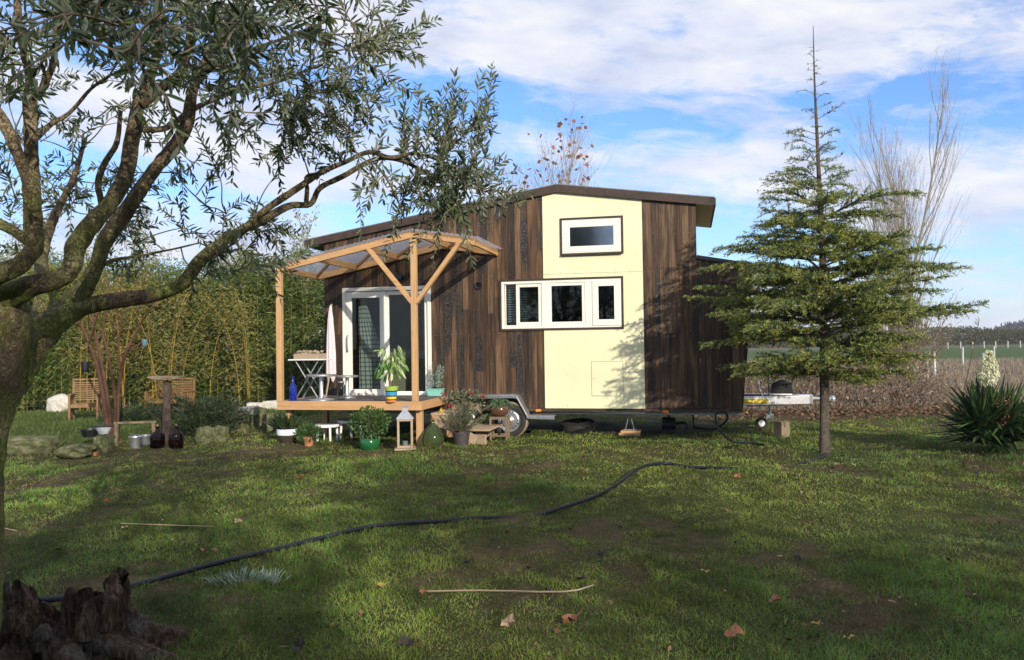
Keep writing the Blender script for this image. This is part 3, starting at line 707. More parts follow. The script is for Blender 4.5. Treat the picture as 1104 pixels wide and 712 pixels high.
bo = bl.build('roller_blind', plain('blind_slats', (.55, .60, .64), .6), None, loc=HO, rz=HA); tag(bo, 'slatted pale blind inside the left light of the long window', 'blind')
cb = thing('cabinet', 'cream kitchen cabinet standing inside the patio door', 'cabinet', hl(-2.3, .9, .645), HA)
c1 = MB(); c1.box(-.45, .75, 0, .5, 0, .75); c1.build('carcass', M['cream_in'], cb); c1 = MB(); c1.box(-.48, .78, -.03, .53, .752, .79); c1.build('worktop', M['oldwood'], cb)

# ------------------------------------------------------------------ porch
porch = thing('porch', 'open larch porch with clear corrugated roof built against the tiny house', 'porch', HO, HA)
PV = -1.5; AP = (-1.14, 3.20); LE = (-3.42, 2.745); RE = (-.21, 3.05)
fz = lambda u: AP[1]+(u-AP[0])*((AP[1]-LE[1])/(AP[0]-LE[0])) if u < AP[0] else AP[1]+(u-AP[0])*((RE[1]-AP[1])/(RE[0]-AP[0]))
for y, nm in ((PV, 'front_beam'), (-.045, 'wall_beam')):
    b = MB(); hgt = .105
    for a, c in ((LE[0], AP[0]), (AP[0], RE[0])):
        b.prism([(a, fz(a)-hgt), (c, fz(c)-hgt), (c, fz(c)), (a, fz(a))], y-.03, y+.03)
    b.build(nm, M['larch_x'], porch, bevel=.004)
for u in (LE[0]+.045, -2.68, -1.95, -1.03, -.62, RE[0]-.035):
    b = MB(); b.box(u-.024, u+.024, PV+.034, -.079, fz(u)-.10, fz(u)-.004); b.build('rafter', M['larch_y'], porch, bevel=.003)
for (a, b_) in ((-3.38, -2.72), (-2.64, -1.99), (-1.91, -1.2), (-1.0, -.66)):
    b = MB(); b.bar((a, -.12, fz(a)-.055), (b_, PV+.5 if a < -1.1 else -.9, fz(b_)-.055), .035, .04); b.build('roof_brace', M['larch_x'], porch)
for u in (-3.33, -1.145):
    b = MB(); b.box(u-.042, u+.042, PV-.035, PV+.05, .672, fz(u)-.107 if u < -2 else 3.08); b.build('post', M['larch_z'], porch, bevel=.005)
for a, c in (((-1.17, 2.13), (-1.86, 2.965)), ((-1.11, 2.13), (-.44, 2.985))):
    b = MB(); b.bar((a[0], PV+.002, a[1]), (c[0], PV+.002, c[1]), .06, .075, up=(0, 1, 0)); b.build('knee_brace', M['larch_x'], porch, bevel=.004)
# roof sheet, corrugated
def sheet():
    us = np.arange(-3.50, -.12, .0095); ys = np.array([-1.62, -1.2, -.8, -.4, -.012]); U, Yy = np.meshgrid(us, ys)
    Z = np.array([fz(float(u)) for u in us])[None]+.014+.0085*np.sin(U*2*math.pi/.076)
    V = np.stack([U, Yy, Z+0*Yy], -1).reshape(-1, 3); nx = len(us); i = (np.arange(4)[:, None]*nx+np.arange(nx-1)[None]).reshape(-1, 1)
    return np_mesh('roof_sheet', V, np.hstack([i, i+1, i+nx+1, i+nx]), True)
ms, t, out = mat('clear_corrugated'); tr = t.add('ShaderNodeBsdfTransparent'); t.put(tr.inputs[0], (.88, .9, .93)); pb = t.add('ShaderNodeBsdfPrincipled'); t.put(pb.inputs[0], (.62, .68, .78)); pb.inputs['Roughness'].default_value = .15
tl_ = t.add('ShaderNodeBsdfTranslucent'); t.put(tl_.inputs[0], (.80, .82, .90)); m1 = t.add('ShaderNodeMixShader'); m1.inputs[0].default_value = .5; t.l.new(pb.outputs[0], m1.inputs[1]); t.l.new(tl_.outputs[0], m1.inputs[2])
mx = t.add('ShaderNodeMixShader'); t.put(mx.inputs[0], t.ramp(t.noise(ocoord(t), 5, 5, .6), [(.3, .42), (.7, .66)])); t.l.new(tr.outputs[0], mx.inputs[1]); t.l.new(m1.outputs[0], mx.inputs[2]); t.l.new(mx.outputs[0], out.inputs[0])
link('roof_sheet', sheet(), ms, porch)
# deck
DL, DR_, DT = -3.37, -1.045, .665
d = MB(); x = DL+.03
while x < DR_-.04: 
    x2 = min(x+.118, DR_-.03); d.box(x, x2-.006, PV+.03, -.015, DT-.026, DT); x = x2
d.build('deck_boards', M['deck'], porch)
d = MB(); d.box(DL, DR_, PV-.03, PV+.024, DT-.125, DT+.006); d.build('deck_fascia', M['larch_x'], porch, bevel=.004)
for u in (DL, DR_-.03): d = MB(); d.box(u, u+.03, PV+.026, -.015, DT-.125, DT+.005); d.build('deck_fascia', M['larch_y'], porch, bevel=.004)
for (u, y) in ((-3.25, -1.35), (-1.12, -1.38), (-3.2, -.2), (-2.3, -.2), (-1.12, -.2)):
    d = MB(); d.box(u-.045, u+.045, y-.045, y+.045, -.03, DT-.128); d.build('deck_post', M['larch_z'], porch, bevel=.005)
for u in (-2.8, -2.2, -1.6): d = MB(); d.box(u-.025, u+.025, PV+.03, -.05, DT-.125, DT-.03); d.build('joist', M['larch_y'], porch)

# steps down from the deck, to the right
stp = thing('wooden_steps', 'rough two step wooden stair at the right side of the deck', 'steps', HO, HA)
s = MB(); s.box(-1.00, -.58, -1.22, -.35, .44, .475); s.build('tread', M['pale_x'], stp, bevel=.004)
s = MB(); s.box(-.55, -.10, -1.18, -.35, .205, .235); s.build('tread', M['pale_x'], stp, bevel=.004)
for y in (-1.19, -.42):
    s = MB(); s.bar((-.98, y, .42), (-.30, y, .06), .035, .14); s.build('stringer', M['pale_x'], stp)
    s = MB(); s.box(-.985, -.92, y-.03, y+.03, -.02, .438); s.build('leg', M['larch_z'], stp)
s = MB(); s.box(-.92, -.60, -1.205, -1.19, .25, .435); s.box(-.52, -.40, -1.20, -1.17, -.01, .20); s.build('riser_board', M['pale_x'], stp)
pk = MB(); pk.box(-.16, .16, -.02, .02, 0, .15); pk = pk.build('plank', M['pale_x'], None, loc=(*G(514, 479)[:2], 0), rz=-.5, bevel=.003); tag(pk, 'short offcut plank standing on edge beside the grey rosemary pot', 'plank')

# ------------------------------------------------------------------ plants in pots and things by the porch
def bush(name, parent, n, rx, ry, rz, cz, L, wd, m, kind='lance', up=.3, loc0=(0, 0), shell=.45, droop=.1):
    d = unit(RNG.normal(size=(n, 3))); r = RNG.uniform(shell, 1, n)**.6
    P = np.stack([d[:, 0]*rx*r+loc0[0], d[:, 1]*ry*r+loc0[1], cz+d[:, 2]*rz*r], -1)
    D = d+RNG.normal(size=(n, 3))*.5+np.array([0, 0, up])
    return leaves(name, P, D, L*RNG.uniform(.6, 1.2, n), wd*RNG.uniform(.7, 1.2, n), m, parent, kind, droop=droop)
def stems(parent, n, h, spread, m, r=.004, name='stems', base=.03, z0=0.0):
    b = MB()
    for k in range(n):
        a = random.uniform(0, 6.28); s = random.uniform(.2, 1)*spread
        b.tube([(base*math.cos(a), base*math.sin(a), z0), (s*.4*math.cos(a), s*.4*math.sin(a), z0+h*.55), (s*math.cos(a), s*math.sin(a), z0+h*random.uniform(.8, 1))], [r, r*.8, r*.4], 5, 3)
    return b.build(name, m, parent)
def pot(parent, r0, r1, h, m, name='pot', lip=.01, seg=28, soil=True):
    b = MB(); b.lathe([(0, 0), (r0, 0), (r0*1.02, .01), (r1, h-.02), (r1+lip, h-.018), (r1+lip, h), (r1-.012, h), (r1-.02, h-.03), (0, h-.031)], seg)
    o = b.build(name, m, parent, smooth=True)
    if soil: s = MB(); s.lathe([(0, h-.022), (r1-.018, h-.024)], seg); s.F = {4: s.F[4]}; s.build('soil', M['soil'], o)
    return o
# striped pot on the deck
p = G(422, 433.5, DT+.0); sp = thing('potted_plant', 'leafy plant in a rainbow striped pot at the deck edge before the door', 'potted plant', p)
mp, t, out = mat('striped_glaze'); s_ = t.add('ShaderNodeSeparateXYZ'); t.l.new(ocoord(t), s_.inputs[0])
zc = t.math('MULTIPLY', s_.outputs[2], 1/.23)
bsdf(t, out, t.ramp(zc, [(0, (.75, .22, .05)), (.12, (.03, .03, .03)), (.19, (.8, .55, .05)), (.34, (.03, .03, .03)), (.42, (.04, .30, .55)), (.58, (.04, .30, .55)), (.66, (.03, .03, .03)), (.74, (.35, .50, .08))], 'CONSTANT'), .3)
pot(sp, .070, .098, .23, mp)
stems(sp, 7, .55, .13, M['twig'], .006, z0=.2)
n = 80; a = RNG.uniform(0, 6.28, n); r = RNG.uniform(.03, .22, n); z = RNG.uniform(.40, .84, n)
leaves('foliage', np.stack([r*np.cos(a), r*np.sin(a), z], -1), np.stack([np.cos(a)*.5, np.sin(a)*.5, -.9+RNG.normal(0, .3, n)], -1), .15*RNG.uniform(.7, 1.2, n), .048, M['variegated'], sp, droop=.15)
# aqua planter
p = G(469.5, 427, DT); ap = thing('planter', 'silver leaved herb in a pale aqua trough on the deck corner', 'planter', p, HA)
aq = plain('aqua_plastic', (.22, .55, .45), .5, var=.05)
b = MB(); b.raw([(x*s_, y*q, z) for z, s_, q in ((0, .115, .06), (.105, .13, .075)) for x, y in ((-1, -1), (1, -1), (1, 1), (-1, 1))], [(3, 2, 1, 0), (0, 1, 5, 4), (1, 2, 6, 5), (2, 3, 7, 6), (3, 0, 4, 7), (4, 5, 6, 7)]); b.box(-.14, .14, -.085, .085, .104, .118); b.build('trough', aq, ap, bevel=.006)
n = 900; st_ = RNG.integers(0, 46, n); ang = RNG.uniform(-1, 1, (46, 2)); tt = RNG.uniform(.08, 1, n)
P = np.stack([ang[st_, 0]*(.09+.07*tt), ang[st_, 1]*(.05+.06*tt), .11+tt*(.26+.12*np.abs(np.sin(st_*3.3)))], -1)
leaves('foliage', P, np.stack([RNG.normal(size=n), RNG.normal(size=n), RNG.uniform(.4, 2, n)], -1), .04, .009, M['silver'], ap)
# grass in the white and dark bowl
def at_ground(x, y): g = G(x, y); return (g[0], g[1], float(height(np.array(g[0]), np.array(g[1])))-.005)
g1 = thing('potted_plant', 'tufted grass in a two tone white and dark bowl at the left deck post', 'potted plant', at_ground(310, 479))
mw, t, out = mat('two_tone_glaze'); s_ = t.add('ShaderNodeSeparateXYZ'); t.l.new(ocoord(t), s_.inputs[0]); bsdf(t, out, t.ramp(t.math('MULTIPLY', s_.outputs[2], 4.0), [(0, (.06, .045, .035)), (.5, (.75, .78, .82))], 'CONSTANT'), .35)
b = MB(); b.lathe([(0, 0), (.10, 0), (.15, .08), (.165, .16), (.16, .215), (.145, .215), (.14, .19), (0, .188)], 28); b.build('pot', mw, g1, smooth=True)
n = 420; a = RNG.uniform(0, 6.28, n); r = RNG.uniform(0, .12, n)
leaves('foliage', np.stack([r*np.cos(a), r*np.sin(a), np.full(n, .19)], -1), np.stack([np.cos(a)*.7, np.sin(a)*.7, RNG.uniform(.6, 1.8, n)], -1), RNG.uniform(.15, .33, n), .008, M['fern'], g1, droop=.25)
g2 = thing('potted_plant', 'small herb in a terracotta pot between the white bowl and white stool', 'potted plant', at_ground(333, 481))
pot(g2, .06, .085, .13, M['terra']); bush('foliage', g2, 260, .17, .15, .12, .20, .07, .022, M['green'])
g3 = thing('potted_plant', 'bushy shrub in a round glossy green pot left of the wood lantern', 'potted plant', at_ground(399, 484))
b = MB(); b.lathe([(0, 0), (.09, 0), (.135, .05), (.152, .11), (.145, .165), (.13, .185), (.12, .18), (.118, .16), (0, .158)], 30); b.build('pot', plain('green_glaze', (.015, .11, .035), .12, var=.2, spec=.7), g3, smooth=True)
stems(g3, 14, .45, .24, M['twig'], .004, z0=.15); bush('foliage', g3, 1150, .30, .24, .24, .40, .055, .024, M['green'], shell=.15)
# wood lantern
ln = thing('lantern', 'tall pale wood lantern with metal chimney standing on the grass', 'lantern', at_ground(437, 486), .12)
b = MB()
for x in (-.095, .095):
    for y in (-.095, .095): b.box(x-.016, x+.016, y-.016, y+.016, .03, .44)
for z in (.03, .41):
    for y in (-.095, .095): b.box(-.079, .079, y-.015, y+.015, z+.001, z+.034)
    for x in (-.095, .095): b.box(x-.015, x+.015, -.079, .079, z+.001, z+.034)
b.box(-.15, .15, -.13, .13, 0, .028); b.build('frame', M['pale_x'], ln, bevel=.003)
b = MB(); b.raw([(-.125, -.125, .445), (.125, -.125, .445), (.125, .125, .445), (-.125, .125, .445), (-.05, -.05, .535), (.05, -.05, .535), (.05, .05, .535), (-.05, .05, .535)], [(3, 2, 1, 0), (0, 1, 5, 4), (1, 2, 6, 5), (2, 3, 7, 6), (3, 0, 4, 7), (4, 5, 6, 7)]); b.box(-.045, .045, -.045, .045, .536, .60); b.box(-.055, .055, -.055, .055, .60, .612); b.build('cap', M['alu'], ln, bevel=.003)
b = MB(); b.box(-.079, .079, -.092, -.089, .065, .41); b.box(-.079, .079, .089, .092, .065, .41); b.build('glass_pane', M['pane'], ln)
b = MB(); b.lathe([(0, .035), (.035, .035), (.035, .12), (0, .12)], 16); b.build('candle', M['whitep'], ln)
# demijohn
def demijohn(loc, label, tint, sc=1.0, group=None, jug=False):
    o = thing('demijohn', label, 'demijohn', loc, group=group)
    b = MB(); b.lathe([(0, 0), (.10*sc, .0), (.135*sc, .03*sc), (.148*sc, .09*sc), (.135*sc, .16*sc), (.085*sc, .24*sc), (.035*sc, .29*sc), (.022*sc, .31*sc), (.022*sc, .335*sc), (.028*sc, .337*sc), (.028*sc, .35*sc), (.018*sc, .35*sc)] if not jug else [(0, 0), (.095, 0), (.105, .015), (.108, .19), (.09, .235), (.035, .265), (.028, .28), (.028, .33), (.034, .332), (.034, .34), (.02, .34)], 32)
    m, t, out = mat('bottle_glass'); pbs = bsdf(t, out, tint, .08, spec=.8); pbs.inputs['Transmission Weight'].default_value = .8; pbs.inputs['IOR'].default_value = 1.3
    b.build('bottle', m, o, smooth=True); c = MB(); c.lathe([(0, .352*sc), (.017*sc, .352*sc), (.019*sc, .385*sc), (0, .386*sc)], 12); c.build('cork', M['oldwood'], o); return o
demijohn(at_ground(467, 483), 'pale green glass demijohn sitting between lantern and rosemary pot', (.16, .24, .10), 1.12)
# rosemary
g4 = thing('potted_plant', 'grey green rosemary spilling from a dark grey tapered pot', 'potted plant', at_ground(497.5, 482.5))
pot(g4, .095, .125, .23, plain('dark_grey_pot', (.055, .045, .045), .6)); stems(g4, 22, .34, .26, M['twig'], .004, z0=.2)
n = 6500; a = RNG.uniform(0, 6.28, n); tt = RNG.uniform(.1, 1, n); ks = RNG.integers(0, 70, n); aa = RNG.uniform(0, 6.28, 70)[ks]; rr_ = RNG.uniform(.1, 1, 70)[ks]
P = np.stack([np.cos(aa)*rr_*.40*tt+.03*tt, np.sin(aa)*rr_*.34*tt, .21+tt*(.50-.30*rr_)], -1)+RNG.normal(0, .008, (n, 3))
leaves('foliage', P, np.stack([np.cos(aa)+RNG.normal(0, .6, n), np.sin(aa)+RNG.normal(0, .6, n), RNG.uniform(.3, 1.8, n)], -1), .032, .006, M['rosemary'], g4)
# geraniums
g5 = thing('potted_plant', 'red geraniums in a trough against the mudguard', 'potted plant', hl(-.62, -.62, .478), HA)
b = MB(); b.box(-.22, .22, -.07, .07, 0, .09); b.build('trough', M['oldwood'], g5, bevel=.01)
bush('foliage', g5, 500, .36, .16, .14, .17, .05, .035, M['rosemary'], shell=.1)
fl_ = []
for (x, z) in ((-.32, .25), (.12, .27), (.02, .10), (.33, .22), (-.22, .07)):
    q = unit(RNG.normal(size=(20, 3)))*.028+np.array([x, -.14, z]); leaves('flower_head', q, RNG.normal(size=q.shape), .03, .026, M['red'], g5)
q = unit(RNG.normal(size=(22, 3)))*.028+np.array([-.22, -.55, .02]); leaves('yellow_flower', q, RNG.normal(size=q.shape), .03, .02, M['yellow'], g5)
# wooden stool with aloe
stl = thing('plant_stool', 'small bare wooden stool holding the brown bowl before the wheel', 'stool', at_ground(539, 474.5), -.15)
b = MB()
for x in (-.125, .125):
    for y in (-.12, .12): b.box(x-.014, x+.014, y-.014, y+.014, 0, .35)
for z in (.06, .325):
    for y in (-.12, .12): b.box(-.11, .11, y-.011, y+.011, z, z+.022)
    for x in (-.125, .125): b.box(x-.011, x+.011, -.105, .105, z+.001, z+.023)
b.box(-.14, .14, -.135, .135, .351, .365); b.build('frame', M['oldwood'], stl, bevel=.003)
g0 = at_ground(539, 474.5)
al = thing('potted_plant', 'spiky aloe in a round brown glazed bowl on the wooden stool', 'potted plant', (g0[0], g0[1], g0[2]+.367))
b = MB(); b.lathe([(0, 0), (.07, 0), (.13, .04), (.15, .10), (.135, .155), (.12, .165), (.112, .16), (.112, .14), (0, .138)], 28); b.build('bowl', plain('brown_glaze', (.11, .055, .03), .2, var=.3, spec=.7), al, smooth=True)
b = MB()
for k in range(26):
    a = k*2.4; r = random.uniform(.18, .32); h = random.uniform(-.02, .16); b.tube([(0, 0, .13), (.45*r*math.cos(a), .45*r*math.sin(a), .17+h*.7), (r*math.cos(a), r*math.sin(a), .13+h*.3-.05*random.random())], [.014, .010, .002], 6, 4)
b.build('foliage', M['aloe'], al, smooth=True)
# white round stool and table
def round_table(name, label, loc, r, h, cat, mtop='whitep'):
    o = thing(name, label, cat, loc); b = MB(); b.lathe([(0, h-.045), (r*.96, h-.045), (r, h-.04), (r, h-.006), (r*.98, h), (0, h)], 36); b.build('top', M[mtop], o, smooth=True)
    for k in range(4):
        a = k*math.pi/2+.5; b = MB(); b.tube([(r*.80*math.cos(a), r*.80*math.sin(a), h-.046), (r*.86*math.cos(a), r*.86*math.sin(a), 0)], [.02, .017], 10, 1); b.build('leg', M['whitep'], o)
    return o
round_table('stool', 'low round white stool under the front of the deck', at_ground(353, 476), .19, .27, 'stool')
round_table('garden_table', 'round white table half under the deck behind the green pot', at_ground(384, 474), .30, .34, 'table')
# on the deck, left
bb = thing('bottle', 'cobalt blue glass bottle standing by the left porch post', 'bottle', G(316, 432, DT))
b = MB(); b.lathe([(0, 0), (.052, 0), (.056, .01), (.056, .20), (.045, .235), (.02, .27), (.017, .36), (.021, .362), (.021, .375), (.012, .375)], 24)
mb_, t, out = mat('blue_glass'); q = bsdf(t, out, (.01, .04, .42), .06, spec=.8); q.inputs['Transmission Weight'].default_value = .5; b.build('glass', mb_, bb, smooth=True)
wt = thing('side_table', 'narrow white topped folding table on the deck under the wooden tray', 'table', hl(-3.10, -.95, DT), HA)
b = MB(); b.box(-.30, .30, -.17, .17, .62, .64); b.build('table_top', M['whitep'], wt, bevel=.004)
for y in (-.12, .12):
    for a, c in ((-.2, .2), (.2, -.2)):
        b = MB(); b.tube([(a, y, 0), (c, y, .62)], .011, 8, 1); b.build('leg', M['alud'], wt)
ty_ = thing('wooden_tray', 'pale wooden tray heaped with small corks on the white table', 'tray', hl(-3.10, -.95, DT+.641), HA)
b = MB(); b.box(-.22, .22, -.13, .13, 0, .012)
for q in ((-.22, .22, -.13, -.118), (-.22, .22, .118, .13)): b.box(q[0], q[1], q[2], q[3], .0125, .085)
for q in ((-.22, -.208), (.208, .22)): b.box(q[0], q[1], -.1175, .1175, .0125, .085)
b.build('crate', M['pale_x'], ty_)
b = MB()
for k in range(110):
    x, y, z = random.uniform(-.19, .19), random.uniform(-.1, .1), random.uniform(.06, .125); a = random.uniform(0, 6.28)
    b.tube([(x, y, z), (x+.035*math.cos(a), y+.035*math.sin(a), z+random.uniform(-.01, .02))], .011, 7, 1)
tag(b.build('corks', M['pale_x'], ty_), kind='stuff')
def pedestal(label, loc, r, h):
    o = thing('pedestal_table', label, 'table', loc, group='grey metal pedestal tables on the deck')
    b = MB(); b.lathe([(0, h-.03), (r, h-.03), (r+.004, h-.02), (r, h), (0, h)], 32); b.build('table_top', M['alud'], o, smooth=True)
    b = MB(); b.lathe([(0, 0), (r*.85, 0), (r*.85, .014), (.04, .035), (.03, .05), (.03, h-.032), (0, h-.031)], 28); b.build('foot', M['alu'], o, smooth=True)
pedestal('larger grey round pedestal table at the deck front', hl(-2.80, -1.18, DT), .24, .40)
pedestal('smaller grey pedestal table set behind the larger one', hl(-2.62, -.62, DT), .18, .36)
jr = thing('jar', 'clear glass storm jar on the deck by the grey pedestal table', 'jar', hl(-2.48, -1.15, DT)); b = MB(); b.lathe([(0, 0), (.06, 0), (.065, .01), (.065, .22), (.045, .25), (.045, .27)], 24); b.F = {4: b.F[4]}; b.build('glass', M['pane'], jr, smooth=True); b = MB(); b.lathe([(0, .27), (.05, .27), (.05, .29), (0, .292)], 20); b.build('lid', M['alud'], jr)
pr = thing('parasol', 'closed parasol in faded pink cloth leaning at the house corner', 'parasol', hl(-3.06, -.30, DT), HA)
b = MB(); b.tube([(-.04, -.1, .0), (0, 0, .55), (.02, .02, 1.55)], .014, 8, 2); b.build('pole', M['pale_x'], pr)
V = []; 
for j, (z, r) in enumerate(((.28, .085), (.40, .12), (.7, .115), (1.0, .095), (1.3, .065), (1.48, .03), (1.53, .008))):
    for k in range(36): a = k*math.pi/18; q = .72*r*(1+.22*math.sin(a*8+z*2)); V.append((q*math.cos(a)*.9+.01, q*math.sin(a)*.7, z+(.05*math.sin(a*3) if j == 0 else 0)))
i = (np.arange(6)[:, None]*36); j = np.arange(36)[None]; Fa = np.stack([i+j, i+(j+1) % 36, i+36+(j+1) % 36, i+36+j], -1).reshape(-1, 4)
link('canopy', np_mesh('canopy', np.array(V), Fa, True), plain('faded_pink_cloth', (.70, .58, .60), .9, var=.06), pr)

# ------------------------------------------------------------------ under and around the trailer
sb = thing('wood_blocks', 'stacked pale timber blocks under the trailer support leg', 'timber', hl(1.86, .28, 0), HA)
b = MB(); b.box(-.17, .17, -.12, -.02, 0, .045); b.box(-.17, .16, .0, .11, 0.001, .043); b.build('lower_block', M['larch_x'], sb, bevel=.004); b = MB(); b.box(-.14, .17, -.1, .1, .046, .082); b.build('upper_block', M['larch_x'], sb, bevel=.004)
sp_ = MB(); pr_ = [(.10, -.07), (.2, -.085), (.28, -.06), (.30, 0), (.28, .06), (.2, .085), (.10, .07)]; sp_.lathe(pr_+[pr_[0]], 32); spo = sp_.build('spare_tyre', M['rubber'], None, smooth=True, loc=hl(.98, .55, .12)); spo.rotation_euler = (R_(8), R_(-4), 0); tag(spo, 'black spare tyre lying flat under the trailer', 'tyre')
gn = thing('water_pump', 'dark little pump on the grass beneath the trailer front', 'pump', hl(2.52, .75, .0), HA)
b = MB(); b.tube([(-.16, 0, .15), (.06, 0, .15)], [.11, .10], 16, 1); b.box(-.12, .05, -.09, .09, .0, .06); b.build('motor', M['black'], gn, bevel=.01); b = MB(); b.tube([(.06, 0, .15), (.2, 0, .16), (.24, 0, .10), (.22, 0, .03)], .022, 8, 4); b.tube([(-.05, 0, .25), (-.05, 0, .33)], .025, 8, 1); b.build('outlet_pipe', M['black'], gn)
b = MB(); b.tube([hl(2.86, .5, .40), hl(2.86, .5, .30), hl(2.88, .5, .05)], [.012, .02, .008], 8, 1); tag(b.build('drain_pipe', M['black'], None), 'short black drain pipe hanging under the trailer front', 'pipe')
hw = MB(); hw.box(-.09, .09, -.08, .08, 0, .25); hwo = hw.build('wood_block', M['oldwood'], None, loc=at_ground(843, 471), rz=.5, bevel=.006); tag(hwo, 'upright square wood block on the grass near the drawbar', 'timber')
def hose(pix, r, label, raise_=None):
    pts = []
    for k, (x, y) in enumerate(pix):
        g = G(x, y); z = float(height(np.array(g[0]), np.array(g[1])))+r+(.012 if x < 470 or 600 < x < 800 else -.006 if x > 850 or x < 540 else -.034); pts.append((g[0], g[1], z))
    b = MB(); b.tube(pts, r, 10, 8); tag(b.build('garden_hose', M['hose'], None, smooth=True), label, 'hose')
hose([(-160, 656), (-60, 654), (0, 652), (60, 651), (110, 643), (170, 627), (240, 608), (300, 593), (350, 581), (400, 572), (440, 566.5), (482, 562), (520, 560), (570, 557), (605, 551), (640, 537), (665, 522), (690, 509), (715, 503.5), (745, 505), (775, 507), (805, 507.5), (838, 504), (865, 498), (885, 492), (895, 486), (893, 481)], .018, 'long black hose winding across the lawn to the cedar')
pts = [(G(733, 463)), G(768, 464)]
Yh = 13.0; cc = lambda x, y, Y=12.9: tuple(at(x, y, Y))
b = MB(); b.tube([cc(748, 461, 12.9), cc(768, 463, 12.4), cc(780, 457, 12.1), cc(784.5, 449, 12.0), cc(779, 443.5, 12.0), cc(772, 447, 12.0), cc(772.5, 457, 11.9), cc(778, 467, 11.6), cc(790, 476, 11.1), (*G(806, 481)[:2], .05), (*G(824, 482)[:2], .03)], .017, 10, 6)
tag(b.build('water_hose', M['hose'], None, smooth=True), 'looped black hose hanging from the trailer front to the grass', 'hose')

# ------------------------------------------------------------------ olive tree
def olive_tree():
    o = thing('olive_tree', 'gnarled mossy olive tree leaning in from the left of the lawn', 'tree', (-2.35, 3.3, 0)); ol = np.array([-2.35, 3.3, 0])
    L = {}
    def limb(pts, n=5, seg=14, bump=.085):
        P = np.array([at(x, y, Y)-ol for x, y, Y, r in pts]); R = np.array([r*(1 if r > 25 else .73)*Y/FPX for x, y, Y, r in pts]); wood.tube(P, R, seg, n, bump)
        A = catmull(np.column_stack([P, R]), 6); nodes.extend([tuple(a) for a in A])
    wood = MB(); nodes = []
    limb([(-85, 930, 3.3, 72), (-80, 850, 3.3, 58), (-62, 700, 3.3, 52), (-51, 580, 3.3, 46), (-43, 490, 3.3, 44), (-31, 430, 3.3, 41), (-20, 385, 3.25, 40), (-8, 345, 3.2, 38), (-4, 318, 3.15, 26)], 6, 20, .035)
    limb([(-30, 345, 3.2, 26), (5, 322, 3.15, 21), (32, 309, 3.1, 15), (60, 303, 3.1, 13.5), (76, 291, 3.1, 13.5), (82, 266, 3.15, 13.5), (101, 240, 3.2, 13), (122, 214, 3.3, 12.5), (137, 185, 3.35, 11), (142, 150, 3.4, 10), (149, 115, 3.4, 8.5), (161, 85, 3.45, 7.5), (172, 45, 3.5, 6.5), (171, 0, 3.5, 6), (165, -70, 3.6, 4), (160, -160, 3.7, 2)])
    limb([(149, 115, 3.4, 8), (174, 95, 3.4, 7), (196, 76, 3.4, 6.5), (204, 40, 3.4, 5.5), (204, 0, 3.4, 5), (212, -80, 3.5, 3)])
    limb([(-45, 330, 3.1, 24), (-12, 302, 3.0, 15), (20, 286, 2.95, 13.5), (37, 266, 2.95, 13), (36, 240, 2.95, 12), (34, 200, 2.9, 11.5), (34, 165, 2.9, 10.5), (33, 135, 2.9, 9.5), (32, 108, 2.9, 9), (33, 88, 2.9, 6.5), (25, 55, 2.9, 5.5), (20, 20, 2.9, 5), (17, -60, 2.95, 3)])
    limb([(33, 205, 2.9, 9), (20, 168, 2.85, 8), (4, 132, 2.85, 8), (-20, 100, 2.8, 7), (-60, 50, 2.8, 5)])
    limb([(38, 150, 2.9, 4.5), (55, 134, 2.95, 3.5), (75, 122, 3.0, 3), (98, 96, 3.05, 2.5), (118, 82, 3.1, 2)])
    limb([(40, 108, 2.9, 5), (50, 88, 2.9, 4.5), (58, 62, 2.9, 4), (60, 30, 2.9, 3.5), (62, -20, 2.9, 2)])
    limb([(36, 265, 2.95, 8), (16, 250, 2.95, 7.5), (-8, 237, 2.95, 7), (-70, 200, 2.9, 5)])
    limb([(-24, 440, 3.35, 34), (8, 398, 3.45, 27), (36, 368, 3.5, 24), (62, 345, 3.55, 20), (92, 331, 3.6, 13), (122, 325, 3.62, 11), (160, 319, 3.65, 10), (190, 311, 3.7, 9.5), (203, 299, 3.72, 9.5), (213, 284, 3.75, 9), (236, 264, 3.8, 8), (262, 247, 3.85, 7.2), (285, 237, 3.9, 6.2), (312, 222, 3.95, 5), (335, 220, 4.0, 4.5), (345, 203, 4.0, 4.2), (370, 190, 4.05, 3.8), (395, 176, 4.1, 3.5), (410, 171, 4.1, 3.2), (432, 173, 4.15, 3), (455, 184, 4.2, 2.4), (480, 196, 4.2, 1.6)], 5, 14)
    limb([(262, 247, 3.85, 5.5), (287, 226, 3.88, 5), (318, 205, 3.92, 4.6), (345, 187, 3.96, 4.2), (372, 175, 4.0, 3.8), (398, 164, 4.05, 3.5), (420, 170, 4.1, 3), (446, 166, 4.15, 2.4), (470, 172, 4.2, 2), (500, 190, 4.3, 1.2)])
    limb([(330, 222, 4.0, 3.5), (331, 203, 3.98, 3), (331, 190, 3.95, 2.4), (352, 186, 3.95, 1.5)])
    limb([(404, 176, 4.1, 1.8), (416, 192, 4.1, 1.6), (426, 210, 4.12, 1.3), (435, 232, 4.15, 1)])
    limb([(52, 352, 3.6, 18), (86, 318, 3.6, 14), (104, 285, 3.62, 11.5), (112, 262, 3.65, 11.5), (130, 236, 3.7, 11), (150, 206, 3.7, 10.5), (171, 178, 3.75, 10), (190, 155, 3.78, 9.5), (203, 130, 3.8, 9), (207, 102, 3.8, 8), (216, 76, 3.85, 6.5), (240, 40, 3.9, 5.5), (258, 0, 4.0, 4.5), (280, -70, 4.1, 3)])
    limb([(110, 222, 3.3, 5), (106, 196, 3.3, 4.5), (114, 174, 3.3, 4.2), (126, 154, 3.32, 4), (130, 120, 3.35, 3)])
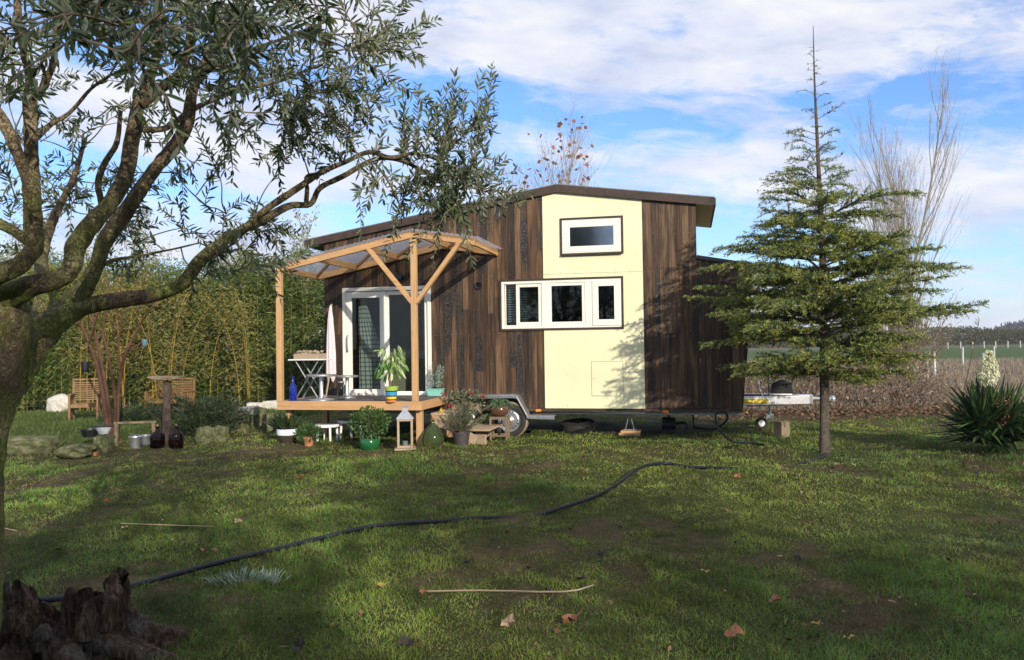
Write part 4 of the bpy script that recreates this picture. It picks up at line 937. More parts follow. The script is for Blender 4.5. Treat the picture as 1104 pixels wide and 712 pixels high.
    limb([(44, 350, 3.65, 16), (47, 312, 3.8, 12), (45, 275, 4.0, 9), (58, 235, 4.2, 6), (80, 190, 4.4, 4), (92, 150, 4.6, 3)])
    limb([(206, 85, 3.8, 5), (236, 70, 3.7, 4), (268, 55, 3.6, 3.2), (310, 40, 3.6, 2.4), (360, 20, 3.6, 1.6)])
    limb([(150, 140, 3.5, 4.5), (180, 138, 3.6, 4), (205, 120, 3.9, 3.6), (250, 100, 4.1, 3), (300, 88, 4.2, 2.4), (345, 70, 4.3, 1.6)])
    limb([(112, 285, 3.62, 3.5), (126, 280, 3.7, 2.6), (150, 276, 3.8, 2), (190, 268, 4.0, 1.5), (215, 262, 4.1, 1)])
    limb([(165, -70, 3.6, 3), (120, -140, 3.2, 3), (60, -200, 2.8, 2)]); limb([(280, -70, 4.1, 2.6), (330, -110, 4.0, 2), (390, -120, 3.9, 1.4)])
    wood.build('trunk', M['olivebark'], o, smooth=True)
    # shoots: leafy twigs spread through the crown and joined to the nearest limb
    shoots = []
    def region(n, x0, x1, y0, y1, Y0, Y1, shape=None, d=None):
        k = 0
        while k < n:
            x, y = random.uniform(x0, x1), random.uniform(y0, y1)
            if shape and not shape(x, y): continue
            shoots.append((at(x, y, random.uniform(Y0, Y1))-ol, d)); k += 1
    region(85, 40, 400, -70, 58, 2.4, 4.6); region(74, 130, 395, 10, 100, 2.8, 4.6); region(40, 230, 415, 75, 145, 3.4, 4.5)
    region(22, 300, 400, 115, 170, 3.6, 4.3); region(30, 60, 270, -30, 75, 1.7, 2.5); region(7, 380, 440, 10, 90, 3.6, 4.2, d=(1, 0, .5)); region(5, 385, 425, 40, 120, 3.7, 4.1, d=(.8, 0, .6))
    region(26, 0, 150, 110, 240, 4.0, 5.2); region(22, 150, 310, 130, 290, 4.0, 5.0); region(6, 225, 280, 265, 292, 3.7, 3.9); region(12, -10, 60, 20, 120, 3.4, 4.6); region(16, 0, 120, -40, 40, 2.4, 3.2)
    region(14, 0, 90, 180, 275, 4.4, 5.4); region(18, 120, 300, 228, 300, 3.9, 4.7)
    region(50, 432, 530, 175, 228, 3.95, 4.5, lambda x, y: ((x-484)/48)**2+((y-203)/27)**2 < 1)
    region(36, 432, 532, 122, 190, 4.0, 4.5, lambda x, y: y > 120+abs(x-500)*.35, d=(.15, 0, 1)); region(6, 395, 460, 145, 200, 4.0, 4.3, d=(.2, 0, 1)); region(5, 380, 440, 170, 215, 4.0, 4.2, d=(0, 0, -1))
    region(150, -420, 20, -350, 150, 1.9, 4.8); region(170, 0, 420, -330, -60, 1.6, 4.8)
    nd = np.array([n_[:3] for n_ in nodes]); twig = MB(); P, D, Ls, Ws = [], [], [], []
    order = sorted(shoots, key=lambda s: np.min(np.linalg.norm(nd-s[0], axis=1)))
    for s, dd in order:
        k = int(np.argmin(np.linalg.norm(nd-s, axis=1))); a = nd[k]; v = s-a; ln_ = np.linalg.norm(v)
        if dd is not None: dirn = unit(np.array(dd, float)+RNG.normal(0, .2, 3))
        else: dirn = unit(v/max(ln_, .01)*.7+RNG.normal(0, .55, 3)+np.array([.15, -.05, .05]))
        sl_ = random.uniform(.16, .34); mid = a+v*.5+RNG.normal(0, .06*min(1, ln_), 3); e1 = s+dirn*sl_*.5; e2 = s+dirn*sl_+np.array([0, 0, -.03])+RNG.normal(0, .02, 3)
        pts = np.array([a, mid, s, e1, e2]); twig.tube(pts, [min(.008, .003+ln_*.006), .0035, .0025, .0018, .0008], 5, 4, cap=False)
        nd = np.vstack([nd, [a+v*.3, mid, a+v*.75, s]])
        c = catmull(pts, 8); start = 16 if ln_ > .25 else 10; seg = c[max(4, start-int(ln_ > .5)*4):]
        tot = np.sum(np.linalg.norm(np.diff(seg, axis=0), axis=1)); m_ = max(5, int(tot/.017))
        for q in range(m_):
            f_ = (q+.5)/m_*(len(seg)-1); i_ = int(f_); p = seg[i_]*(1-f_+i_)+seg[min(i_+1, len(seg)-1)]*(f_-i_); tg = unit(seg[min(i_+1, len(seg)-1)]-seg[max(i_-1, 0)])
            sd = unit(np.cross(tg, [math.sin(q*1.57+ln_*9), math.cos(q*1.57+ln_*9), .3]))
            for sg in (1, -1):
                if random.random() < .16: continue
                P.append(p); D.append(tg*.75+sg*sd*.75+RNG.normal(0, .14, 3)); Ls.append(random.uniform(.040, .070)*(1-.3*(q/m_)**3)); Ws.append(random.uniform(.010, .0150))
    twig.build('twigs', M['twig'], o)
    leaves('crown', P, D, np.array(Ls), np.array(Ws), M['olive'], o, droop=.08)
    print('olive leaves', len(P))
olive_tree()

# ------------------------------------------------------------------ cedar
def cedar():
    base = at_ground(889, 487); o = thing('cedar_tree', 'young layered cedar with long bare leader in front of the drawbar', 'conifer', base)
    tk = MB(); lean = lambda z: (-.0*z+.03*math.sin(z*.9), .02*math.sin(z*1.3))
    zz = [-.05, .03, .3, .9, 1.6, 2.4, 3.2, 4.0, 4.8, 5.3, 5.78]; rr = [.095, .075, .064, .058, .050, .042, .034, .024, .015, .009, .004]
    tk.tube([(*lean(z), z) for z in zz], rr, 14, 5, .03)
    Rz = lambda z, c: float(np.interp(z, [.95, 1.25, 1.75, 2.3, 2.7, 3.05, 3.3, 3.7, 4.2, 4.8, 5.2, 5.75], [[1.2, 1.95, 1.95, 1.65, 1.35, 1.2, 1.05, .62, .46, .32, .16, .05], [1.0, 1.6, 2.05, 1.60, 1.2, 1.30, 1.0, .50, .40, .32, .16, .05]][c > 0]))
    P, D, TP, TD = [], [], [], []
    def run(a, b, c_, dens, first=False):
        pts = catmull([a, b, c_], 6); L_ = np.sum(np.linalg.norm(np.diff(pts, axis=0), axis=1)); m_ = int(L_/.017*dens)
        if m_ < 1: return
        f_ = RNG.uniform(0, len(pts)-1.001, m_); i_ = f_.astype(int); fr = (f_-i_)[:, None]; p = pts[i_]*(1-fr)+pts[i_+1]*fr; tg = unit(pts[i_+1]-pts[i_])
        tip = f_ > len(pts)*(.42 if not first else .8)
        dd_ = tg*.8+RNG.normal(0, .55, (m_, 3))+np.array([0, 0, .30]); P.append(p[~tip]); D.append(dd_[~tip]); TP.append(p[tip]); TD.append(dd_[tip])
    z = 1.0; k = 0; tw = MB()
    while z < 5.6:
        dens = 12 if z < 3.3 else 5
        z0_ = z
        for q in range(dens if z < 4.3 else random.choice([1, 2, 2])):
            z = z0_+random.uniform(-.045, .045) if z0_ < 4.3 else z0_
            if z0_ < 3.3 and random.random() < .35: z += random.uniform(.05, .16)
            phi = k*2.399+random.uniform(-.3, .3); k += 1; cx = math.cos(phi)
            Rr = Rz(z, cx)*random.uniform(.50, 1.10)*(1.0 if abs(cx) > .5 else .9); rise = random.uniform(.02, .22) if z < 3.3 else random.uniform(.1, .4)
            if z < 1.3: rise = random.uniform(-.02, .10)
            lx, ly = lean(z); a = np.array([lx, ly, z]); b = np.array([lx+Rr*.5*math.cos(phi), ly+Rr*.5*math.sin(phi), z+Rr*rise*.7]); c_ = np.array([lx+Rr*math.cos(phi+random.uniform(-.1, .1)), ly+Rr*math.sin(phi+random.uniform(-.1, .1)), z+Rr*rise*random.uniform(.3, 1.5)])
            tw.tube([a, b, c_], [max(.004, .011*Rr), .006*Rr+.002, .0015], 5, 5, cap=False)
            sparse = z > 3.75
            pts = catmull([a, b, c_], 14); nb = int(Rr/.055)
            if not sparse or z < 4.5: run(a*.5+b*.5, b, c_, 1.5 if not sparse else .8)
            for s in range(nb):
                tpos = .22+.76*(s+.5)/nb if not sparse else .35+.6*(s+.5)/nb
                p = pts[int(tpos*(len(pts)-1))]; tg = unit(pts[min(len(pts)-1, int(tpos*(len(pts)-1))+1)]-pts[int(tpos*(len(pts)-1))-1])
                for sd in (1, -1):
                    if random.random() < .18: continue
                    l_ = (.10+.42*(1-tpos)**.6*min(1, Rr))*random.uniform(.6, 1.15)*(.6 if sparse else 1); an = sd*random.uniform(.6, 1.1)
                    dv = np.array([tg[0]*math.cos(an)-tg[1]*math.sin(an), tg[0]*math.sin(an)+tg[1]*math.cos(an), tg[2]+random.uniform(-.30, .40)])
                    e = p+unit(dv)*l_+np.array([0, 0, -l_*.18]); m_ = (p+e)/2+np.array([0, 0, l_*.07]); tw.tube([p, m_, e], [.003, .002, .001], 3, 2, cap=False)
                    if z < 4.35 or random.random() < .25: run(p, m_, e, 3.0 if z < 3.3 else 2.0 if z < 3.8 else 1.4)
        z = z0_+(random.uniform(.17, .24) if z0_ < 3.4 else random.uniform(.16, .24) if z0_ < 4.3 else random.uniform(.06, .13))
    trunk = tk.build('trunk', M['cedarbark'], o, smooth=True); tw.build('branches', M['twig'], o)
    P, D = np.vstack(P), np.vstack(D); n = len(P)
    leaves('crown', P, D, RNG.uniform(.03, .06, n), RNG.uniform(.008, .013, n), M['cedar'], o, kind='dia')
    TP, TD = np.vstack(TP), np.vstack(TD); n = len(TP); leaves('young_tips', TP, TD, RNG.uniform(.025, .05, n), RNG.uniform(.008, .012, n), M['cedartip'], o, kind='dia')
    print('cedar', n)
cedar()

# ------------------------------------------------------------------ bare trees
def bare_tree(name, label, cat, loc, H, m, stems_=3, spread=.25, narrow=.35, nside=26, leafm=None, nleaf=0, r0=.10, lf=.10, group=None, sub=5, zmin=.15, tw=.004, lw=.07):
    o = thing(name, label, cat, loc, group=group); b = MB(); tips = []
    def shoot(p, d, L_, r, lvl):
        q = [p]; dd = np.array(d, float)
        for k in range(3):
            dd = unit(dd+RNG.normal(0, .07, 3)+np.array([0, 0, .13*(lvl > 0)])); q.append(q[-1]+dd*L_/3)
        b.tube(q, [r, r*.75, r*.5, max(.0022, r*.22)], 7 if lvl == 0 else (5 if lvl == 1 else 3), 3 if lvl < 2 else 1, cap=False)
        c = catmull(q, 6); tips.append(c[-1]); 
        if lvl == 0: ns = nside
        elif lvl == 1: ns = sub
        elif lvl == 2: ns = 2 if sub > 3 else 0
        else: return
        for k in range(ns):
            t_ = zmin+(.97-zmin)*(k+random.random())/ns if lvl == 0 else random.uniform(.2, .95); p2 = c[int(t_*(len(c)-1))]; a = random.uniform(0, 6.28)
            sd = np.array([math.cos(a), math.sin(a), 0]); nl = narrow*random.uniform(.6, 1.4)
            shoot(p2, unit(dd*1.0*math.cos(nl)+sd*math.sin(nl)+np.array([0, 0, .15])), (L_*(.42*(1-t_)+.13) if lvl == 0 else L_*random.uniform(.3, .6)), max(tw*.6, r*(.42*(1-t_*.6))), lvl+1)
            if lvl: tips.append(p2)
    for s in range(stems_):
        a = s*6.283/stems_+.4; sp = spread*(0 if s == 0 else random.uniform(.6, 1))
        shoot(np.array([.06*math.cos(a)*(s > 0), .06*math.sin(a)*(s > 0), -.05]), unit(np.array([math.cos(a)*sp, math.sin(a)*sp, 1])), H*(1 if s == 0 else random.uniform(.7, .92)), r0*(1 if s == 0 else .7), 0)
    b.build('trunk', m, o)
    if leafm and nleaf:
        T = np.array(tips); k = RNG.integers(0, len(T), nleaf); P = T[k]+RNG.normal(0, .05, (nleaf, 3))
        leaves('crown', P, RNG.normal(size=(nleaf, 3)), lf*RNG.uniform(.6, 1.3, nleaf), lw*RNG.uniform(.6, 1.2, nleaf), leafm, o, kind='dia')
    return o
bare_tree('poplar_tree', 'tall bare upright poplar behind the cedar', 'tree', (*G(977, 433)[:2], 0), 7.5, M['twigpop'], 6, .115, .36, 22, r0=.05, sub=6, zmin=.12, tw=.0045)
# bare shrub skirt round the poplar foot, with tan leaves
bare_tree('bare_shrub', 'brown twiggy shrub with tan leaves at the poplar foot', 'shrub', (*G(968, 436)[:2], 0), 2.9, M['twigbrown'], 20, .50, .5, 11, M['pale_leaf'], 1700, r0=.032, lf=.06, sub=5, lw=.03)
# plane tree with rust leaves behind the roof
pt = at(566, 205, 19.5); bare_tree('plane_tree', 'young bare tree with last rust brown leaves behind the roof', 'tree', (pt[0]+.4, 19.5, 0), 7.0, M['twigpale'], 6, .20, .55, 26, M['rustleaf'], 260, r0=.045, lf=.13, sub=4, zmin=.42, lw=.12)
gt = at(620, 196, 24); 
# willows / birches beyond the bamboo
for k, (x, Y, H_, lab) in enumerate(((322, 27, 5.6, 'pale feathery tree behind the bamboo, next to the porch roof'), (262, 29, 5.4, 'thin grey green tree behind the bamboo, second from the porch'), (130, 28, 6.0, 'grey green tree beyond the hedge seen through the olive fork'), (30, 27, 6.2, 'pale tree beyond the hedge at the left edge behind the olive trunk'), (-80, 28, 6.0, 'pale tree beyond the hedge outside the left edge'))):
    p = at(x, 370, Y); bare_tree('willow_tree', lab, 'tree', (p[0], Y, 0), H_, M['twigpale'], 5, .22, .45, 12, M['pale_leaf'], 3600, r0=.06, lf=.13, sub=4, group='pale trees beyond the bamboo hedge', zmin=.3, lw=.05)

# ------------------------------------------------------------------ bamboo hedge
def bamboo(name, label, cat, x0, x1, y0, y1, hmin, hmax, ncul, nleaf, ml, mc_, arch=.5, culr=.010, zlo=.5, LL=.13, LW=.02, dropx=1.0):
    o = thing(name, label, cat, ((x0+x1)/2, y0, 0)); ox = (x0+x1)/2; cb_ = MB(); P, D = [], []
    for k in range(ncul):
        x = random.uniform(x0, x1); y = random.uniform(y0, y1); H_ = random.uniform(hmin, hmax)*(.8+.4*float(fbm(np.array(x*.5+20), np.array(1.0)))); a = random.uniform(0, 6.28); s = arch*random.uniform(.2, 1)
        pts = np.array([(x-ox, y-y0, -.05), (x-ox+.1*s*math.cos(a), y-y0+.1*s*math.sin(a), H_*.4), (x-ox+.4*s*math.cos(a), y-y0+.4*s*math.sin(a), H_*.75), (x-ox+s*math.cos(a), y-y0+s*math.sin(a), H_)])
        cb_.tube(pts, [culr, culr*.9, culr*.6, .003], 4, 3, cap=False)
        c = catmull(pts, 10); n = nleaf//ncul
        tz = RNG.beta(1.05, 1.05, n); idx = (tz*(len(c)-1)).astype(int); rad = RNG.uniform(0, .5, n); aa = RNG.uniform(0, 6.28, n)
        p = c[idx]+np.stack([rad*np.cos(aa), rad*np.sin(aa), RNG.normal(0, .08, n)], -1); p = p[p[:, 2] > zlo*random.random()]
        P.append(p); D.append(np.stack([np.cos(aa[:len(p)]), np.sin(aa[:len(p)]), RNG.normal(-.45, .45, len(p))], -1))
    c_o = cb_.build('culms', mc_, o); c_o['kind'] = 'stuff'
    P, D = np.vstack(P), np.vstack(D); n = len(P)
    leaves('foliage', P, D, LL*RNG.uniform(.6, 1.3, n), LW*RNG.uniform(.7, 1.3, n), ml, o, kind='dia', droop=.1)
    return o
bamboo('bamboo_hedge', 'dense green bamboo hedge closing the garden on the left', 'hedge', -17.5, -4.0, 19.6, 21.6, 2.9, 4.1, 420, 230000, M['bamboo'], M['culm'], zlo=.5, LL=.16, LW=.027)
pg = G(170, 440); bamboo('golden_bamboo', 'arching golden yellow bamboo clump in front of the green hedge', 'bamboo', pg[0]-.9, pg[0]+1.3, 18.0, 18.9, 3.0, 3.9, 12, 7500, M['gold'], M['goldculm'], arch=1.9, culr=.009, zlo=1.2)
pg = G(245, 445); bamboo('golden_bamboo', 'smaller yellowing bamboo clump nearer the porch', 'bamboo', pg[0]-.6, pg[0]+.7, 18.4, 19.0, 2.4, 3.3, 4, 2000, M['gold'], M['goldculm'], arch=1.2, culr=.008, zlo=1.0)

# ------------------------------------------------------------------ left garden
rock(G(65, 450), (.66, .5, .52), 11, m=M['palestone'], label='pale pointed boulder at the foot of the bamboo hedge', blocky=.1)
rock((*G(30, 487)[:2], -.02), (1.05, .4, .28), 12, m=M['stone'], label='long mossy squared stone nearest the olive trunk', group='low stone edging', blocky=.85)
rock((*G(84, 491)[:2], -.02), (.62, .4, .20), 13, m=M['stone'], label='flat pale mossy rock lying in front of the edging', group='low stone edging', blocky=.4)
rock((*G(112, 487)[:2], -.02), (.27, .3, .30), 14, m=M['stone'], label='squat mossy stone under the white enamel bowl', group='low stone edging', blocky=.7)
rock((*G(221, 477)[:2], -.02), (.34, .3, .29), 15, m=M['stone'], label='rounded grey stone right of the juniper', group='low stone edging', blocky=.5)
rock((*G(238, 476)[:2], -.02), (.30, .3, .30), 16, m=M['stone'], label='upright pale stone beside the rounded grey one', group='low stone edging', blocky=.6)
rock((*G(258, 466)[:2], -.02), (.4, .3, .36), 17, m=M['stone'], label='mossy stone below the black cauldron', group='low stone edging', blocky=.6)
rock((*G(280, 461)[:2], -.02), (.32, .3, .44), 18, m=M['stone'], label='upright stone near the left deck post', group='low stone edging', blocky=.6)
rock((*G(292, 466)[:2], -.02), (.34, .3, .40), 23, m=M['stone'], label='stone touching the left deck post', group='low stone edging', blocky=.6)
rock((*G(276, 449)[:2], .0), (.44, .3, .34), 19, m=M['palestone'], label='bright pale block behind the grey trough', group='pale blocks at the hedge', blocky=.8)
rock((*G(292, 448)[:2], .0), (.50, .3, .36), 20, m=M['palestone'], label='bright pale block closest to the porch', group='pale blocks at the hedge', blocky=.8)
br_ = MB(); br_.box(-.11, .11, -.05, .05, 0, .065); tag(br_.build('brick', M['terra'], None, loc=at_ground(96, 490), rz=.2, bevel=.005), 'red brick lying beside the flat mossy rock', 'brick')
# raised bank behind the edging
def bank():
    xs = np.linspace(-11.5, -4.2, 90); ys = np.linspace(0, 1, 30); X, T = np.meshgrid(xs, ys); Y0 = 13.3+.25*np.sin(X*1.1)+np.clip((X+6.6)*1.1, 0, 1.7); Y = Y0+T*(18.9+.25*np.sin(X*1.1)-Y0)
    Z = .16*np.clip(T*9, 0, 1)*np.clip((1-T)*3, 0, 1)*np.clip((X+11.4)*1.2, 0, 1)*np.clip((-4.3-X)*1.2, 0, 1)*(1+.5*(fbm(X*1.5, Y*1.5)-.5))-.03
    V = np.stack([X, Y, Z], -1).reshape(-1, 3); i = (np.arange(29)[:, None]*90+np.arange(89)[None]).reshape(-1, 1)
    c = np.array([.055, .075, .022])*(.6+.8*fbm(X*2, Y*2).reshape(-1, 1)); me = np_mesh('terrace', V, np.hstack([i, i+1, i+91, i+90]), True, c)
    o = link('terrace', me, bpy.data.materials['ground']); o['kind'] = 'structure'
    n = 26000; x = RNG.uniform(-11.3, -4.4, n); tt = RNG.uniform(0, 1, n); y = 13.3+.25*np.sin(x*1.1)+np.clip((x+6.6)*1.1, 0, 1.7)+tt*(5.6-np.clip((x+6.6)*1.1, 0, 1.7))
    z = .16*np.clip(tt*9, 0, 1)*np.clip((1-tt)*3, 0, 1)*np.clip((x+11.4)*1.2, 0, 1)*np.clip((-4.3-x)*1.2, 0, 1)*(1+.5*(fbm(x*1.5, y*1.5)-.5))-.035
    a = leaves('terrace_grass', np.stack([x, y, z], -1), np.stack([RNG.normal(0, .5, n), RNG.normal(0, .5, n), np.ones(n)], -1), RNG.uniform(.05, .10, n), .016, M['grass'], None, 'tri', col=np.array([.11, .155, .04])*RNG.uniform(.6, 1.3, (n, 1)))
    tag(a, 'green grass on the raised bank behind the edging stones', 'grass', kind='stuff')
bank()
def armchair(loc, rz, label, w=.56, group='slatted teak garden seats', arms=True):
    o = thing('garden_chair', label, 'chair', loc, rz, group)
    for x in (-w/2, w/2):
        for y, h in ((-.26, .62), (.26, .95)): b = MB(); b.bar((x, y, 0), (x, y+(.08 if h > .8 else 0), h), .045, .045); b.build('leg', M['teak'], o)
        b = MB(); b.box(x-.035, x+.035, -.29, .28, .625, .65); b.build('armrest', M['teak'], o)
    b = MB()
    for k in range(8): b.box(-w/2+.03, w/2-.03, -.26+k*.066, -.205+k*.066, .41, .43)
    b.box(-w/2+.024, w/2-.024, -.275, -.262, .34, .408); b.build('seat', M['teak'], o)
    b = MB()
    for k in range(9): z = .48+k*.05; b.box(-w/2+.024, w/2-.024, .26+(z/.95)*.08-.05, .275+(z/.95)*.08-.05, z, z+.03)
    b.box(-w/2-.02, w/2+.02, .285, .345, .95, .99); b.build('backrest', M['teak'], o)
    b = MB()
    for x in (-w/2, w/2):
        for k in range(5): b.box(x-.01, x+.01, -.2+k*.09, -.15+k*.09, .1, .62)
    b.build('side_slats', M['teak'], o); return o
g = G(92, 460); ac = armchair((g[0], g[1], .10), .35, 'teak armchair with slatted back standing near the red stemmed shrub')
g = G(130, 450); b = thing('garden_table', 'low slatted teak table right of the armchair', 'table', (g[0]-.3, g[1], .10), .2)
ac.scale = (.86, .86, .84); b.scale = (.8, .8, .8)
q = MB(); [q.box(-.42+k*.094, -.34+k*.094, -.3, .3, .44, .46) for k in range(9)]; q.build('top', M['teak'], b)
for x in (-.38, .38):
    for y in (-.26, .26): q = MB(); q.box(x-.022, x+.022, y-.022, y+.022, 0, .438); q.build('leg', M['teak'], b)
g = G(183, 447); bn_ = armchair((g[0], g[1], -.02), -.15, 'wide slatted teak bench half hidden behind the wooden post', w=1.05)
bn_.scale = (.85, .85, .85)
# post with plank cap
ps = thing('bird_table', 'rough bark post carrying a small warped plank', 'post', at_ground(180, 480))
b = MB(); b.tube([(0, 0, -.05), (0, 0, .5), (.01, 0, 1.02)], [.072, .063, .062], 14, 5, .06); b.build('post', m_bark('post_bark', (.10, .07, .055), (.24, .18, .15), None, sc=30), ps, smooth=True)
b = MB(); b.raw([(-.24, -.13, 1.07), (0, -.14, 1.035), (.23, -.12, 1.06), (.23, .13, 1.06), (0, .14, 1.035), (-.24, .13, 1.07)]+[(-.24, -.13, 1.10), (0, -.14, 1.075), (.23, -.12, 1.09), (.23, .13, 1.09), (0, .14, 1.075), (-.24, .13, 1.10)], [(5, 4, 3, 2, 1, 0), (6, 7, 8, 9, 10, 11)]+[(k, (k+1) % 6, (k+1) % 6+6, k+6) for k in range(6)]); b.build('plank_cap', M['oldwood'], ps, bevel=.004)
demijohn(at_ground(170, 482.5), 'dark brown demijohn left of the bark post', (.035, .010, .010), .95, jug=True); demijohn(at_ground(190, 482.5), 'dark brown demijohn right of the bark post', (.035, .010, .010), .95, jug=True)
def bucket(label, loc, r0, r1, h, m, handle=True, name='bucket', cat='bucket'):
    o = thing(name, label, cat, loc); b = MB(); b.lathe([(0, 0), (r0, 0), (r1, h), (r1+.008, h), (r1+.008, h-.01), (r1-.006, h-.012), (r0-.01, .02), (0, .02)], 26); b.build('body', m, o, smooth=True)
    if handle: b = MB(); b.tube([(r1*math.cos(a), 0, h-.02+.0*a-.06*math.sin(a)*0+.14*math.sin(a)*.4) for a in np.linspace(0, math.pi, 9)], .003, 6, 1); b.build('handle', M['alud'], o)
    return o
bucket('small galvanised bucket left of the two dark demijohns', at_ground(146, 484), .07, .095, .18, M['alu'])
bucket('grey zinc tub tucked behind the galvanised bucket', at_ground(157, 479.5), .08, .10, .15, M['alud'], False, 'tub', 'tub')
gb = G(112, 487); bw = bucket('white enamel bowl with dark rim set on a stone', (gb[0], gb[1], .26), .06, .13, .12, plain('white_enamel', (.72, .76, .8), .3), False, 'enamel_bowl', 'bowl')
b = MB(); b.lathe([(.131, .108), (.142, .112), (.142, .124), (.131, .122)], 26); b.build('rim', M['black'], bw)
gb = G(251, 466); bw = bucket('round black iron cauldron on the edging stones', (gb[0], gb[1], .22), .08, .14, .16, M['black'], True, 'cauldron', 'cauldron')
gb = G(268, 462); o_ = thing('trough', 'grey rectangular trough beside the black cauldron', 'trough', (gb[0], gb[1], .26), .15); b = MB(); b.raw([(x*s_, y*q, z) for z, s_, q in ((0, .16, .09), (.14, .19, .11)) for x, y in ((-1, -1), (1, -1), (1, 1), (-1, 1))], [(3, 2, 1, 0), (0, 1, 5, 4), (1, 2, 6, 5), (2, 3, 7, 6), (3, 0, 4, 7), (4, 5, 6, 7)]); b.build('body', M['alud'], o_, bevel=.006)
pf = G(88, 482); o_ = thing('flower_pot', 'squat black pot sitting on the flat rock', 'pot', (pf[0]+.05, pf[1]+.15, .14)); pot(o_, .10, .13, .12, M['black'])
# low wooden rail frame
rlf = thing('wooden_trestle', 'low grey wooden trestle behind the buckets', 'trestle', at_ground(146, 481)); 
for x in (-.30, .30): b = MB(); b.bar((x, 0, -.03), (x*.95, 0, .36), .045, .05); b.build('leg', M['oldwood'], rlf)
b = MB(); b.bar((-.32, 0, .37), (.32, 0, .38), .05, .03); b.build('rail', M['oldwood'], rlf)
# red stemmed shrub
def red_shrub():
    g = at_ground(117, 474); o = thing('red_stem_shrub', 'bare shrub with dark red upright stems in the left garden', 'shrub', g); b = MB(); Y = g[1]; ol = np.array(g)
    for pts in (((117, 474, 5), (113, 440, 4.5), (106, 400, 4), (96, 370, 3.5), (84, 345, 2.5), (75, 335, 1.2)), ((120, 474, 4.5), (116, 430, 4), (108, 385, 3.5), (101, 350, 2.5), (98, 310, 1.5), (92, 270, .8)), ((126, 474, 5), (127, 440, 4), (130, 405, 4), (136, 380, 3.5), (150, 352, 2.5), (165, 330, 1.5), (190, 300, .8)), ((122, 474, 4), (124, 430, 3), (116, 380, 2.6), (111, 355, 2), (118, 320, 1.2), (112, 280, .6)), ((130, 405, 2.5), (128, 370, 2), (132, 330, 1.4), (125, 290, .7)), ((136, 380, 2.4), (155, 368, 1.6), (178, 352, 1), (200, 345, .6)), ((96, 370, 2.4), (104, 340, 1.6), (100, 310, .9))):
        P = [at(x, y, Y+random.uniform(-.15, .15))-ol for x, y, r in pts]; P[0][2] = max(P[0][2], -.05) if pts[0][1] > 460 else P[0][2]; b.tube(P, [.5*r*Y/FPX for x, y, r in pts], 8, 5, .03)
    T = []
    for k in range(60):
        p = at(random.uniform(80, 190), random.uniform(270, 350), Y)-ol; e = p+np.array([random.uniform(-.3, .3), random.uniform(-.3, .3), random.uniform(.1, .5)]); b.tube([p-np.array([0, 0, .25]), p, e], [.004, .003, .001], 4, 3, cap=False); T += [p, e]
    b.build('trunk', M['redstem'], o)
    T = np.array(T); P = T[RNG.integers(0, len(T), 240)]+RNG.normal(0, .07, (240, 3)); leaves('crown', P, RNG.normal(size=(240, 3))+np.array([0, 0, -.6]), .08, .02, M['gold'], o)
    return o
red_shrub()
p = at(92, 396, 13.6); hp = thing('hanging_pot', 'small black pot hanging against the bamboo from the red shrub', 'pot', p); b = MB(); b.lathe([(0, -.09), (.06, -.09), (.075, .08), (.08, .08), (.08, .09), (.068, .09), (.055, -.07), (0, -.07)], 20); b.build('body', M['black'], hp, smooth=True); b = MB(); b.tube([(-.075, 0, .085), (0, 0, .22), (.075, 0, .085)], .003, 5, 4); b.tube([(0, 0, .2), (.02, 0, .5), (.05, -.3, .75)], .002, 4, 2); b.build('wire', M['black'], hp)
p = at(156, 370, 12.9); hp = thing('hanging_jar', 'little blue grey jar hanging from a twig above the post', 'jar', p); b = MB(); b.lathe([(0, -.05), (.035, -.05), (.042, .03), (.03, .045), (.03, .06), (0, .06)], 16); b.build('body', plain('blue_grey_glass', (.12, .22, .27), .15), hp, smooth=True); b = MB(); b.tube([(0, 0, .06), (.0, 0, .26)], .002, 4, 1); b.build('wire', M['black'], hp)
# juniper
def juniper(x, y, w_, h_, n, label):
    g = at_ground(x, y); o = thing('juniper_bush', label, 'bush', g); P, D = [], []; b = MB()
    for k in range(90):
        a = random.uniform(0, 6.28); r = random.uniform(.3, 1)*w_; h = h_*random.uniform(.4, 1)*(1.1-.5*r/w_); e = np.array([r*math.cos(a), r*.55*math.sin(a), h]); m_ = e*.5+np.array([0, 0, h*.18]); b.tube([(0, 0, 0), m_, e], [.010, .006, .002], 4, 3, cap=False)
        c = catmull([np.zeros(3), m_, e], 10); q = n//90; i_ = RNG.integers(6, len(c)-1, q); tg = unit(e); P.append(c[i_]+RNG.normal(0, .035, (q, 3))); D.append(tg*.8+RNG.normal(0, .55, (q, 3)))
    b.build('stems', M['twigbrown'], o); P, D = np.vstack(P), np.vstack(D); leaves('foliage', P, D, RNG.uniform(.05, .09, len(P)), .012, M['fern'], o, kind='dia')
juniper(216, 470, 1.0, .80, 17000, 'dark green spreading juniper right of the bark post')
juniper(146, 464, .75, .60, 9000, 'low dark juniper behind the wooden trestle')

